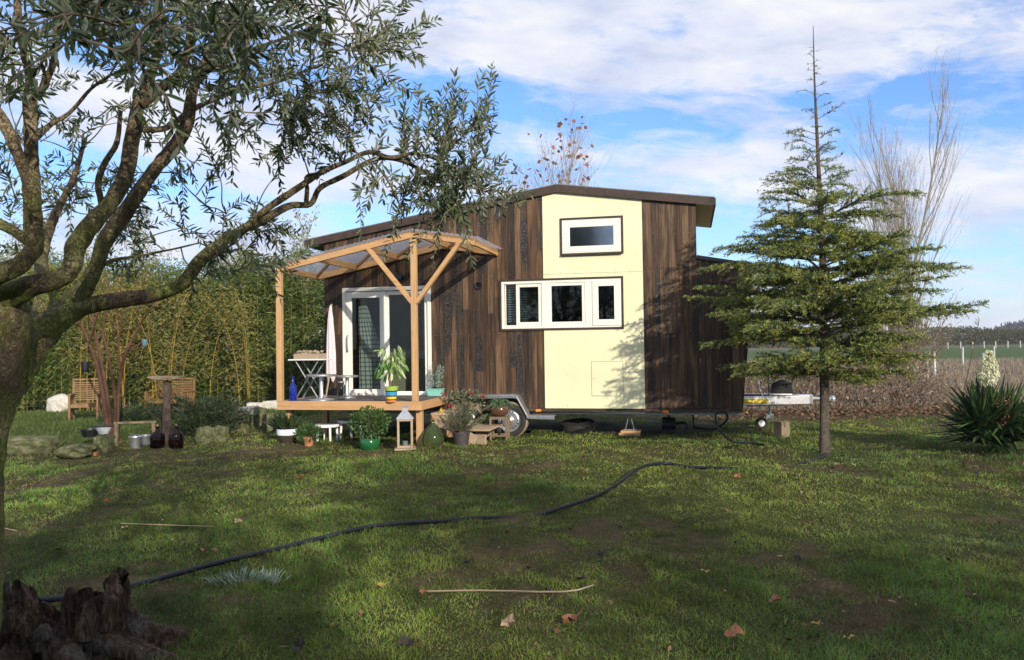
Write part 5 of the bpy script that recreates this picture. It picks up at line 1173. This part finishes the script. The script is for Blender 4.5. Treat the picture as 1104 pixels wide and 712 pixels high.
# ------------------------------------------------------------------ yucca
def yucca():
    g = at_ground(1070, 488); o = thing('yucca', 'large dark green spiky yucca clump with a cream flower spike', 'yucca', g); n = 560
    V, Fa = [], []
    hc = RNG.uniform(.12, .48, n); th = RNG.uniform(0, 6.283, n); e = RNG.uniform(-.18, 1.35, n)**1.0; hx_ = RNG.choice([-.16, .05, .2], n)
    for k in range(n):
        d = np.array([math.cos(th[k])*math.cos(e[k]), math.sin(th[k])*math.cos(e[k]), math.sin(e[k])]); L_ = random.uniform(.46, .78); w_ = random.uniform(.040, .060); s = unit(np.cross(d, [0, 0, 1.0])); nn_ = np.cross(s, d)
        b0 = np.array([hx_[k]+d[0]*.04, d[1]*.04, hc[k]*.85]); i0 = len(V)
        for (tt, ww) in ((0, .7), (.35, 1), (.7, .7), (1, .03)):
            c = b0+d*L_*tt+np.array([0, 0, -.12*tt*tt*(1.3-e[k])*.6]); V += [c-s*w_*ww*.5+nn_*w_*.25*ww, c, c+s*w_*ww*.5+nn_*w_*.25*ww]
        for q in range(3):
            r = i0+q*3; Fa += [(r, r+1, r+4, r+3), (r+1, r+2, r+5, r+4)]
    link('foliage', np_mesh('foliage', np.array(V), np.array(Fa)), M['yucca'], o)
    sp = at(1064, 440, g[1])-np.array(g); tp = at(1066, 378, g[1])-np.array(g); b = MB(); b.tube([sp*[1, 1, .4], sp, tp], [.02, .016, .008], 8, 4); b.build('flower_stalk', plain('stalk', (.16, .2, .08), .7), o)
    m_ = 230; f_ = RNG.uniform(0, 1, m_); a = RNG.uniform(0, 6.28, m_); r = (.085*np.sin(np.pi*np.clip(f_*.8+.2, 0, 1))+.015); c = (sp*.6+tp*.4)[None]*(1-f_[:, None])+tp[None]*f_[:, None]
    c = c+np.stack([r*np.cos(a), r*np.sin(a), 0*a], -1)
    P = np.repeat(c, 5, axis=0)+RNG.normal(0, .006, (m_*5, 3)); D = np.repeat(np.stack([np.cos(a)*.4, np.sin(a)*.4, -np.ones(m_)], -1), 5, axis=0)+RNG.normal(0, .35, (m_*5, 3))
    leaves('flowers', P, D, .038, .022, M['petal'], o)
    q = at(1081, 443, g[1]-.25)-np.array(g); P = q+np.stack([RNG.normal(0, .03, 160), RNG.normal(0, .03, 160), RNG.uniform(-.17, .17, 160)], -1); leaves('spent_spike', P, RNG.normal(size=(160, 3))+[0, 0, -.4], .05, .022, M['rustleaf'], o)
yucca()
g = at_ground(1056, 478); o_ = thing('dry_stalk', 'thin dead brown stalk rising behind the yucca', 'plant', (g[0]-.05, g[1]+.6, 0)); b = MB(); Yq = g[1]+.6; c = np.array([g[0]-.05, Yq, 0]); tpz = at(1056, 344, Yq)-c; b.tube([(0, 0, 0), tpz*.5+np.array([.01, 0, 0]), tpz], [.008, .006, .002], 6, 4)
for k in range(26): z = random.uniform(.75, 1)*tpz[2]; a = random.uniform(0, 6.28); b.tube([(tpz[0]*z/tpz[2], 0, z), (tpz[0]*z/tpz[2]+.05*math.cos(a), .05*math.sin(a), z+.05)], .003, 4, 1)
b.build('stem', M['redstem'], o_)

# ------------------------------------------------------------------ beyond the lawn
def dry_strip():
    n = 42000; Y = 16.6+RNG.uniform(0, 1, n)**1.6*38; X = RNG.uniform(.12, .86, n)*Y; k = Y > lawn_edge(X)-.1; X, Y = X[k], Y[k]; n = len(X)
    L_ = RNG.uniform(.18, .50, n)*np.clip(1.9-X/Y*2.3, .5, 1)*np.clip(.35+(Y-16.6)/4, .3, 1)*(.6+.8*fbm(X*.6, Y*.3)); D = np.stack([RNG.normal(0, .28, n), RNG.normal(0, .28, n), np.ones(n)], -1)
    tag(leaves('dry_grass', np.stack([X, Y, 0*X-.01], -1), D, L_, np.maximum(.007, .0006*Y), M['dry'], None, 'tri'), 'strip of dry brown winter weeds beyond the lawn', 'grass', kind='stuff')
    n = 7000; Y = lawn_edge(np.zeros(n))+RNG.normal(0, .75, n); X = RNG.uniform(3.5, 15.5, n); Y = lawn_edge(X)+RNG.normal(0, .8, n)
    tag(leaves('leaf_litter', np.stack([X, Y, np.full(n, .02)+RNG.uniform(0, .05, n)], -1), np.stack([RNG.normal(size=n), RNG.normal(size=n), RNG.normal(0, .35, n)], -1), RNG.uniform(.05, .09, n), .05, M['litter'], None, 'dia', Nr=np.stack([RNG.normal(0, .5, n), RNG.normal(0, .5, n), np.ones(n)], -1)), 'carpet of fallen brown leaves along the lawn edge', 'leaves', kind='stuff')
    b = MB()     # bramble tangle behind the drawbar
    for k in range(900):
        x = random.uniform(4.6, 9.6); y = 17.2+random.uniform(0, 1.6); a = random.uniform(0, 6.28); h = random.uniform(.4, 1.15)*(1.0 if x < 8.5 else .75)
        b.tube([(x, y, 0), (x+.3*math.cos(a), y+.2*math.sin(a), h), (x+.9*math.cos(a), y+.5*math.sin(a), h*.5)], [.006, .005, .002], 3, 3, cap=False)
    o = thing('bramble_thicket', 'brown leafless bramble tangle behind the drawbar', 'bramble'); q = b.build('stems', M['twigbrown'], o); q['kind'] = 'stuff'
    n = 3600; leaves('foliage', np.stack([RNG.uniform(4.6, 9.6, n), RNG.uniform(17, 18.8, n), RNG.uniform(.02, .9, n)], -1), RNG.normal(size=(n, 3)), .07, .035, M['dry'], o, 'dia')
dry_strip()
# fence posts of pale concrete
def posts(name, lab, pix, h, w_, m, group):
    proto = None
    for k, (x, y, s) in enumerate(pix):
        g = G(x, y)
        if proto is None:
            b = MB(); b.box(-w_/2, w_/2, -w_/2, w_/2, 0, h); proto = b.build(name, m, None, bevel=.01); o = proto
        else: o = proto.copy(); COL.objects.link(o)
        o.location = g; o.scale = (1, 1, s); o.rotation_euler = (RNG.normal(0, .02), RNG.normal(0, .02), .3); tag(o, lab[k], 'post', group)
conc = plain('pale_post', (.46, .48, .43), .8)
posts('fence_post', ['pale fence post tallest by the shrub', 'pale fence post just behind the first one', 'yellowish fence post right of the pair', 'lone white fence post in mid field', 'grey fence post hidden behind the yucca flower', 'white fence post beyond the yucca flower'],
      [(999.5, 408, 1.05), (1002, 391, 1.0), (1008, 405, 1.0), (1038, 393.5, 1.02), (1060, 391, .6), (1072, 388, .95)], .95, .085, conc, 'pale posts at the field edge')
pix = [(x, 376.8-.0139*(x-1000)-.35, 1) for x in (1022, 1035.5, 1048.5, 1061, 1073.5, 1086.5, 1100, 1113, 1008)]
labs = ['vineyard post, %s of the far row counted from the poplar' % w_ for w_ in ('second', 'third', 'fourth', 'fifth', 'sixth', 'seventh', 'eighth', 'ninth', 'first')]
posts('vineyard_post', labs, pix, .95, .12, conc, 'far row of vineyard posts')
def far_row(name, label, x0, x1, y0, y1, h, n, m, L_, cat, seed=0):
    X = RNG.uniform(x0, x1, n); Y = RNG.uniform(y0, y1, n); hh = h*(.65+.7*fbm(X*.07+seed, Y*0+seed, 3)); Z = hh*RNG.uniform(0, 1, n)**.8
    o = leaves(name, np.stack([X, Y, Z], -1), RNG.normal(size=(n, 3))+[0, 0, .5], L_*RNG.uniform(.6, 1.3, n), L_*.55, m, None, 'dia'); return tag(o, label, cat, kind='stuff')
M['farleaf'] = leafmat('orchard_leaf', [(0, (.055, .06, .025)), (.5, (.085, .085, .035)), (1, (.13, .12, .05))], None, .1, .9, .0)
M['farwood'] = leafmat('winter_wood', [(0, (.06, .045, .055)), (.5, (.085, .07, .085)), (1, (.12, .10, .11))], None, .1, .9, .0)
far_row('orchard_rows', 'long low orchard hedge across the far field', 40, 190, 150, 163, 2.9, 60000, M['farleaf'], .42, 'orchard', 3)
def wood():
    n = 12000; X = RNG.uniform(205, 330, n); Y = RNG.uniform(335, 350, n); prof = np.interp(X, [203, 209, 222, 240, 262, 300, 330], [2, 5, 8.6, 9.6, 9.2, 9.8, 8]); hh = prof*(.75+.4*fbm(X*.18, Y*0, 3)); Z = hh*RNG.uniform(0, 1, n)**.7
    tag(leaves('distant_wood', np.stack([X, Y, Z], -1), RNG.normal(size=(n, 3))+[0, 0, .9], RNG.uniform(.8, 2.2, n), .8, M['farwood'], None, 'dia'), 'far bare purple grey wood on the horizon at right', 'wood', kind='stuff')
wood()

# ------------------------------------------------------------------ foreground: stump, leaves, straw, pale tuft
def stump():
    g = (*G(62, 705)[:2], 0); o = thing('tree_stump', 'weathered brown root stump with torn ridges in the near corner', 'stump', g)
    rg = np.random.default_rng(5); nth, nz = 150, 70; V = []
    a = np.arange(nth)*2*math.pi/nth
    lob = np.array([math.sin(3*x+.5)*.5+math.sin(7*x+1.3)*.32+math.sin(13*x+4)*.22+math.sin(23*x+1)*.10 for x in a])
    toph = .25+.07*np.sin(a*2+1.0)+.04*np.sin(a*5+.3)+.035*np.abs(np.sin(a*9+1))+.014*rg.normal(size=nth)
    for j in range(nz+1):
        s = j/nz
        for k in range(nth):
            z = -.03+(toph[k]+.03)*s
            r = .27+.24*(1-s)**2.2; r *= 1+.30*lob[k]*(1.05-.45*s)+.07*math.sin(a[k]*17+s*9)+.05*math.sin(a[k]*31-s*13); r += rg.normal()*.003; r *= 1-.22*max(0, math.sin(a[k]*9+2.2*s+math.sin(s*5)))**6-.13*max(0, math.sin(a[k]*21+3*s))**5
            V.append((r*math.cos(a[k])*1.0, r*math.sin(a[k])*.85, z+.012*math.sin(a[k]*11+s*6)))
    for s in (.8, .55, .25, .02):
        for k in range(nth): r = (.27*(1+.30*lob[k]*.6))*s; V.append((r*math.cos(a[k]), r*math.sin(a[k])*.85, toph[k]*(.3+.5*s)+.03*math.sin(a[k]*7+s*20)))
    rows = nz+5; i = np.arange(rows-1)[:, None]*nth; j = np.arange(nth)[None]; Fa = np.stack([i+j, i+(j+1) % nth, i+nth+(j+1) % nth, i+nth+j], -1).reshape(-1, 4)
    m, t, out = mat('rotten_wood'); oc = ocoord(t); n1 = t.noise(t.mapping(oc, scale=(5, 5, 1.1)), 3.2, 9, .7, 1.4); n2 = t.noise(oc, 5, 6, .65)
    c = t.ramp(n1, [(.25, (.018, .011, .008)), (.45, (.065, .040, .026)), (.6, (.21, .145, .10)), (.75, (.42, .35, .28))]); c = t.mix(t.ramp(n2, [(.55, 0.0), (.7, .8)]), c, (.30, .28, .26))
    fib = t.noise(t.mapping(oc, scale=(30, 30, 3)), 2.0, 8, .7, 1.0); c = t.mix(t.ramp(fib, [(.35, .75), (.6, 0.0)]), c, (.02, .013, .01)); bsdf(t, out, c, .85, bump=t.math('ADD', n1, fib), bstr=1.0, bdist=.035, spec=.2)
    link('stump_body', np_mesh('stump_body', np.array(V), Fa, True), m, o)
    b = MB()
    for k in range(9):
        th = k*.7+.3; b.tube([(.26*math.cos(th), .2*math.sin(th), .10), (.42*math.cos(th+.1), .34*math.sin(th+.1), .05), (.60*math.cos(th+.2), .5*math.sin(th+.2), .0), (.7*math.cos(th+.25), .6*math.sin(th+.25), -.05)], [.075, .055, .032, .015], 12, 5, .10)
    b.build('roots', m, o, smooth=True)
    b = MB(); 
    for k in range(16):
        th = random.uniform(0, 6.28); r = .22+.1*random.random(); h = float(np.interp(th, a, toph)); b.tube([(r*math.cos(th), r*.85*math.sin(th), h*.5), (r*1.06*math.cos(th+.05), r*.9*math.sin(th+.05), h*.9), (r*1.02*math.cos(th+.1), r*.88*math.sin(th+.1), h+random.uniform(.0, .05))], [.05, .036, .012], 9, 4, .16)
    b.build('splinters', m, o, smooth=True)
stump()
def fallen(x, y, s, label, m='deadleaf', tone=0):
    g = G(x, y); z = float(height(np.array(g[0]), np.array(g[1])))+.03; n = 15; V = [(0, 0, .004)]
    for k in range(n):
        a = k*6.283/n; r = s*(.5+.11*math.cos(5*a)+.12*math.cos(a)+random.uniform(-.05, .05)); V.append((r*math.cos(a), r*math.sin(a), .3*s*abs(math.sin(a*1.5))+.012*random.random()))
    me = np_mesh('fallen_leaf', np.array(V), np.array([(0, k+1, (k+1) % n+1) for k in range(n)])); o = link('fallen_leaf', me, M[m] if isinstance(m, str) else m, None, (g[0], g[1], z)); o.rotation_euler = (random.uniform(-.5, .5), random.uniform(-.4, .4), random.uniform(0, 6.28))
    return tag(o, label, 'leaf', 'fallen leaves on the lawn')
LR = plain('russet_leaf', (.24, .095, .045), .7, var=.3, scale=40); LY = plain('yellow_leaf', (.36, .26, .06), .7, var=.3, scale=40); LT = plain('tan_leaf', (.28, .19, .11), .8, var=.3, scale=40); LD = plain('black_leaf', (.030, .024, .020), .8, var=.3, scale=40)
for (x, y, s, m_, lab) in ((617, 672, .105, LR, 'largest russet leaf curled on the near lawn'), (550, 681, .075, LT, 'flat tan leaf left of the russet one'), (411, 638, .07, LY, 'yellow leaf on the grass left of the straw stalk'), (456, 643, .05, LR, 'rust leaf at the left end of the straw stalk'),
                        (790, 699, .085, LR, 'brown leaf at the very bottom right of centre'), (835, 664, .06, LR, 'orange brown leaf above the one at the bottom'), (918, 699, .055, LY, 'bright yellow leaf near the bottom edge at right'), (968, 659, .065, LT, 'upright pale tan leaf on the right lawn'), (880, 683, .05, LY, 'small yellow leaf between the yellow and orange ones'),
                        (760, 630, .05, LY, 'green yellow leaf in the middle right grass'), (218, 599, .07, LR, 'pinkish russet leaf above the hose at left'), (257, 565, .06, LT, 'dull leaf near the faded straw'), (325, 515, .09, LR, 'rust leaf in front of the white bowl'), (795, 518, .07, LR, 'red leaf by the hose near the cedar'),
                        (626, 627, .06, LD, 'blackened upright leaf by the straw tip'), (590, 640, .055, LD, 'blackened leaf beside the straw tip'), (648, 605, .05, LD, 'small black leaf above the straw tip'), (440, 703, .08, LD, 'dark wet leaf at the bottom centre'), (325, 703, .07, LD, 'dark wet leaf at the bottom left of centre'),
                        (115, 545, .06, LR, 'leaf below the flat mossy rock'), (135, 578, .05, LT, 'tan leaf under the pale straw'), (905, 505, .08, LT, 'clump leaf right of the cedar'), (1050, 655, .08, LT, 'tan leaf in the right foreground'), (720, 537, .06, LD, 'black leaf on the mid lawn'), (858, 608, .05, LD, 'black scrap on the right lawn'), (505, 612, .05, LD, 'dark scrap left of the centre lawn'), (400, 476, .09, LR, 'rust leaf beside the green pot'), (376, 478, .09, LR, 'rust leaf by the white stool')):
    fallen(x, y, s, lab, m_)
def scatter_leaves():
    n = 1500; X = RNG.uniform(-6.5, 8, n); Y = np.exp(RNG.uniform(math.log(3.5), math.log(15), n)); Z = height(X, Y)+.03
    tag(leaves('leaf_scraps', np.stack([X, Y, Z], -1), np.stack([RNG.normal(size=n), RNG.normal(size=n), RNG.normal(0, .3, n)], -1), RNG.uniform(.012, .055, n), RNG.uniform(.008, .03, n), M['scraps'], None, 'dia'), 'small dead leaf scraps strewn over the lawn', 'leaves', kind='stuff')
scatter_leaves()
def stalk(pix, label, m='pale_x', r=.004):
    P = [(*G(x, y)[:2], float(height(np.array(G(x, y)[0]), np.array(G(x, y)[1])))+.035) for x, y in pix]; b = MB(); b.tube(P, r, 5, 3); tag(b.build('straw_stalk', M[m], None), label, 'stalk')
stalk([(452, 641), (520, 642), (608, 641), (640, 633)], 'yellow brown stalk lying across the near centre lawn', r=.005)
stalk([(130, 573), (180, 573), (230, 573)], 'pale straw lying above the left hose', r=.004)
stalk([(0, 659), (30, 659.5)], 'straw poking out left of the stump', r=.005); stalk([(0, 577), (18, 581)], 'short straw at the left edge', r=.004)
g = at_ground(266, 622); o_ = thing('catmint_clump', 'low clump of pale grey tipped shoots by the hose', 'plant', g); n = 170; a = RNG.uniform(0, 6.28, n); r = RNG.uniform(0, 1, n)**.7
leaves('foliage', np.stack([r*.26*np.cos(a), r*.13*np.sin(a), RNG.uniform(0, .02, n)], -1), np.stack([np.cos(a)*.6, np.sin(a)*.5, RNG.uniform(.5, 1.2, n)], -1), RNG.uniform(.04, .09, n), .0055, M['silver'], o_, droop=.25)

# ------------------------------------------------------------------ the trees behind the photographer, whose shade lies on the near lawn
def back_tree(x, y, H_, w_, n, label, zlow=.18):
    o = thing('broadleaf_tree', label, 'tree', (x, y, 0), group='trees behind the viewpoint'); b = MB(); b.tube([(0, 0, -.1), (.1, 0, H_*.4), (0, .1, H_*.85)], [.2, .13, .04], 10, 4, .05)
    C = []
    for k in range(16):
        a = random.uniform(0, 6.28); r = random.uniform(.2, 1)*w_; z = random.uniform(zlow, .97)*H_; e = np.array([r*math.cos(a)*(1.15-.6*z/H_), r*math.sin(a)*(1.15-.6*z/H_), z]); b.tube([(0, 0, z*.5), e*[.5, .5, .85], e], [.06, .04, .01], 6, 3); C.append(e)
    b.build('trunk', M['greybark'], o); C = np.array(C); k = RNG.integers(0, len(C), n); P = C[k]+RNG.normal(0, .42, (n, 3)); P = P[P[:, 2] > .05]; leaves('crown', P, RNG.normal(size=P.shape), RNG.uniform(.12, .24, len(P)), .11, M['hedgeleaf'], o, 'dia')
for (x, y, H_, w_) in ((-7.5, -8.5, 6.0, 2.2), (-3.6, -9.2, 5.6, 2.2), (0.2, -8.6, 5.9, 2.2), (3.6, -9.4, 6.0, 2.3), (7.2, -8.8, 6.2, 2.3), (10.8, -9.2, 6.0, 2.2), (14.2, -8.4, 6.4, 2.3)):
    back_tree(x, y, H_+1.0, w_, 6500, 'leafy evergreen tree in the row behind the viewpoint')

# ------------------------------------------------------------------ thin winter haze over the fields
b = MB(); b.box(-420, 420, -70, 420, -1.2, 16)
mh = bpy.data.materials.new('haze'); mh.use_nodes = True; t = NT(mh.node_tree); out = t.add('ShaderNodeOutputMaterial'); v = t.add('ShaderNodeVolumePrincipled')
v.inputs['Color'].default_value = (.80, .87, 1, 1); v.inputs['Density'].default_value = .0005; v.inputs['Anisotropy'].default_value = .2; t.l.new(v.outputs[0], out.inputs['Volume'])
tag(b.build('haze', mh, None), 'thin pale haze lying over the far fields', 'haze', kind='stuff')
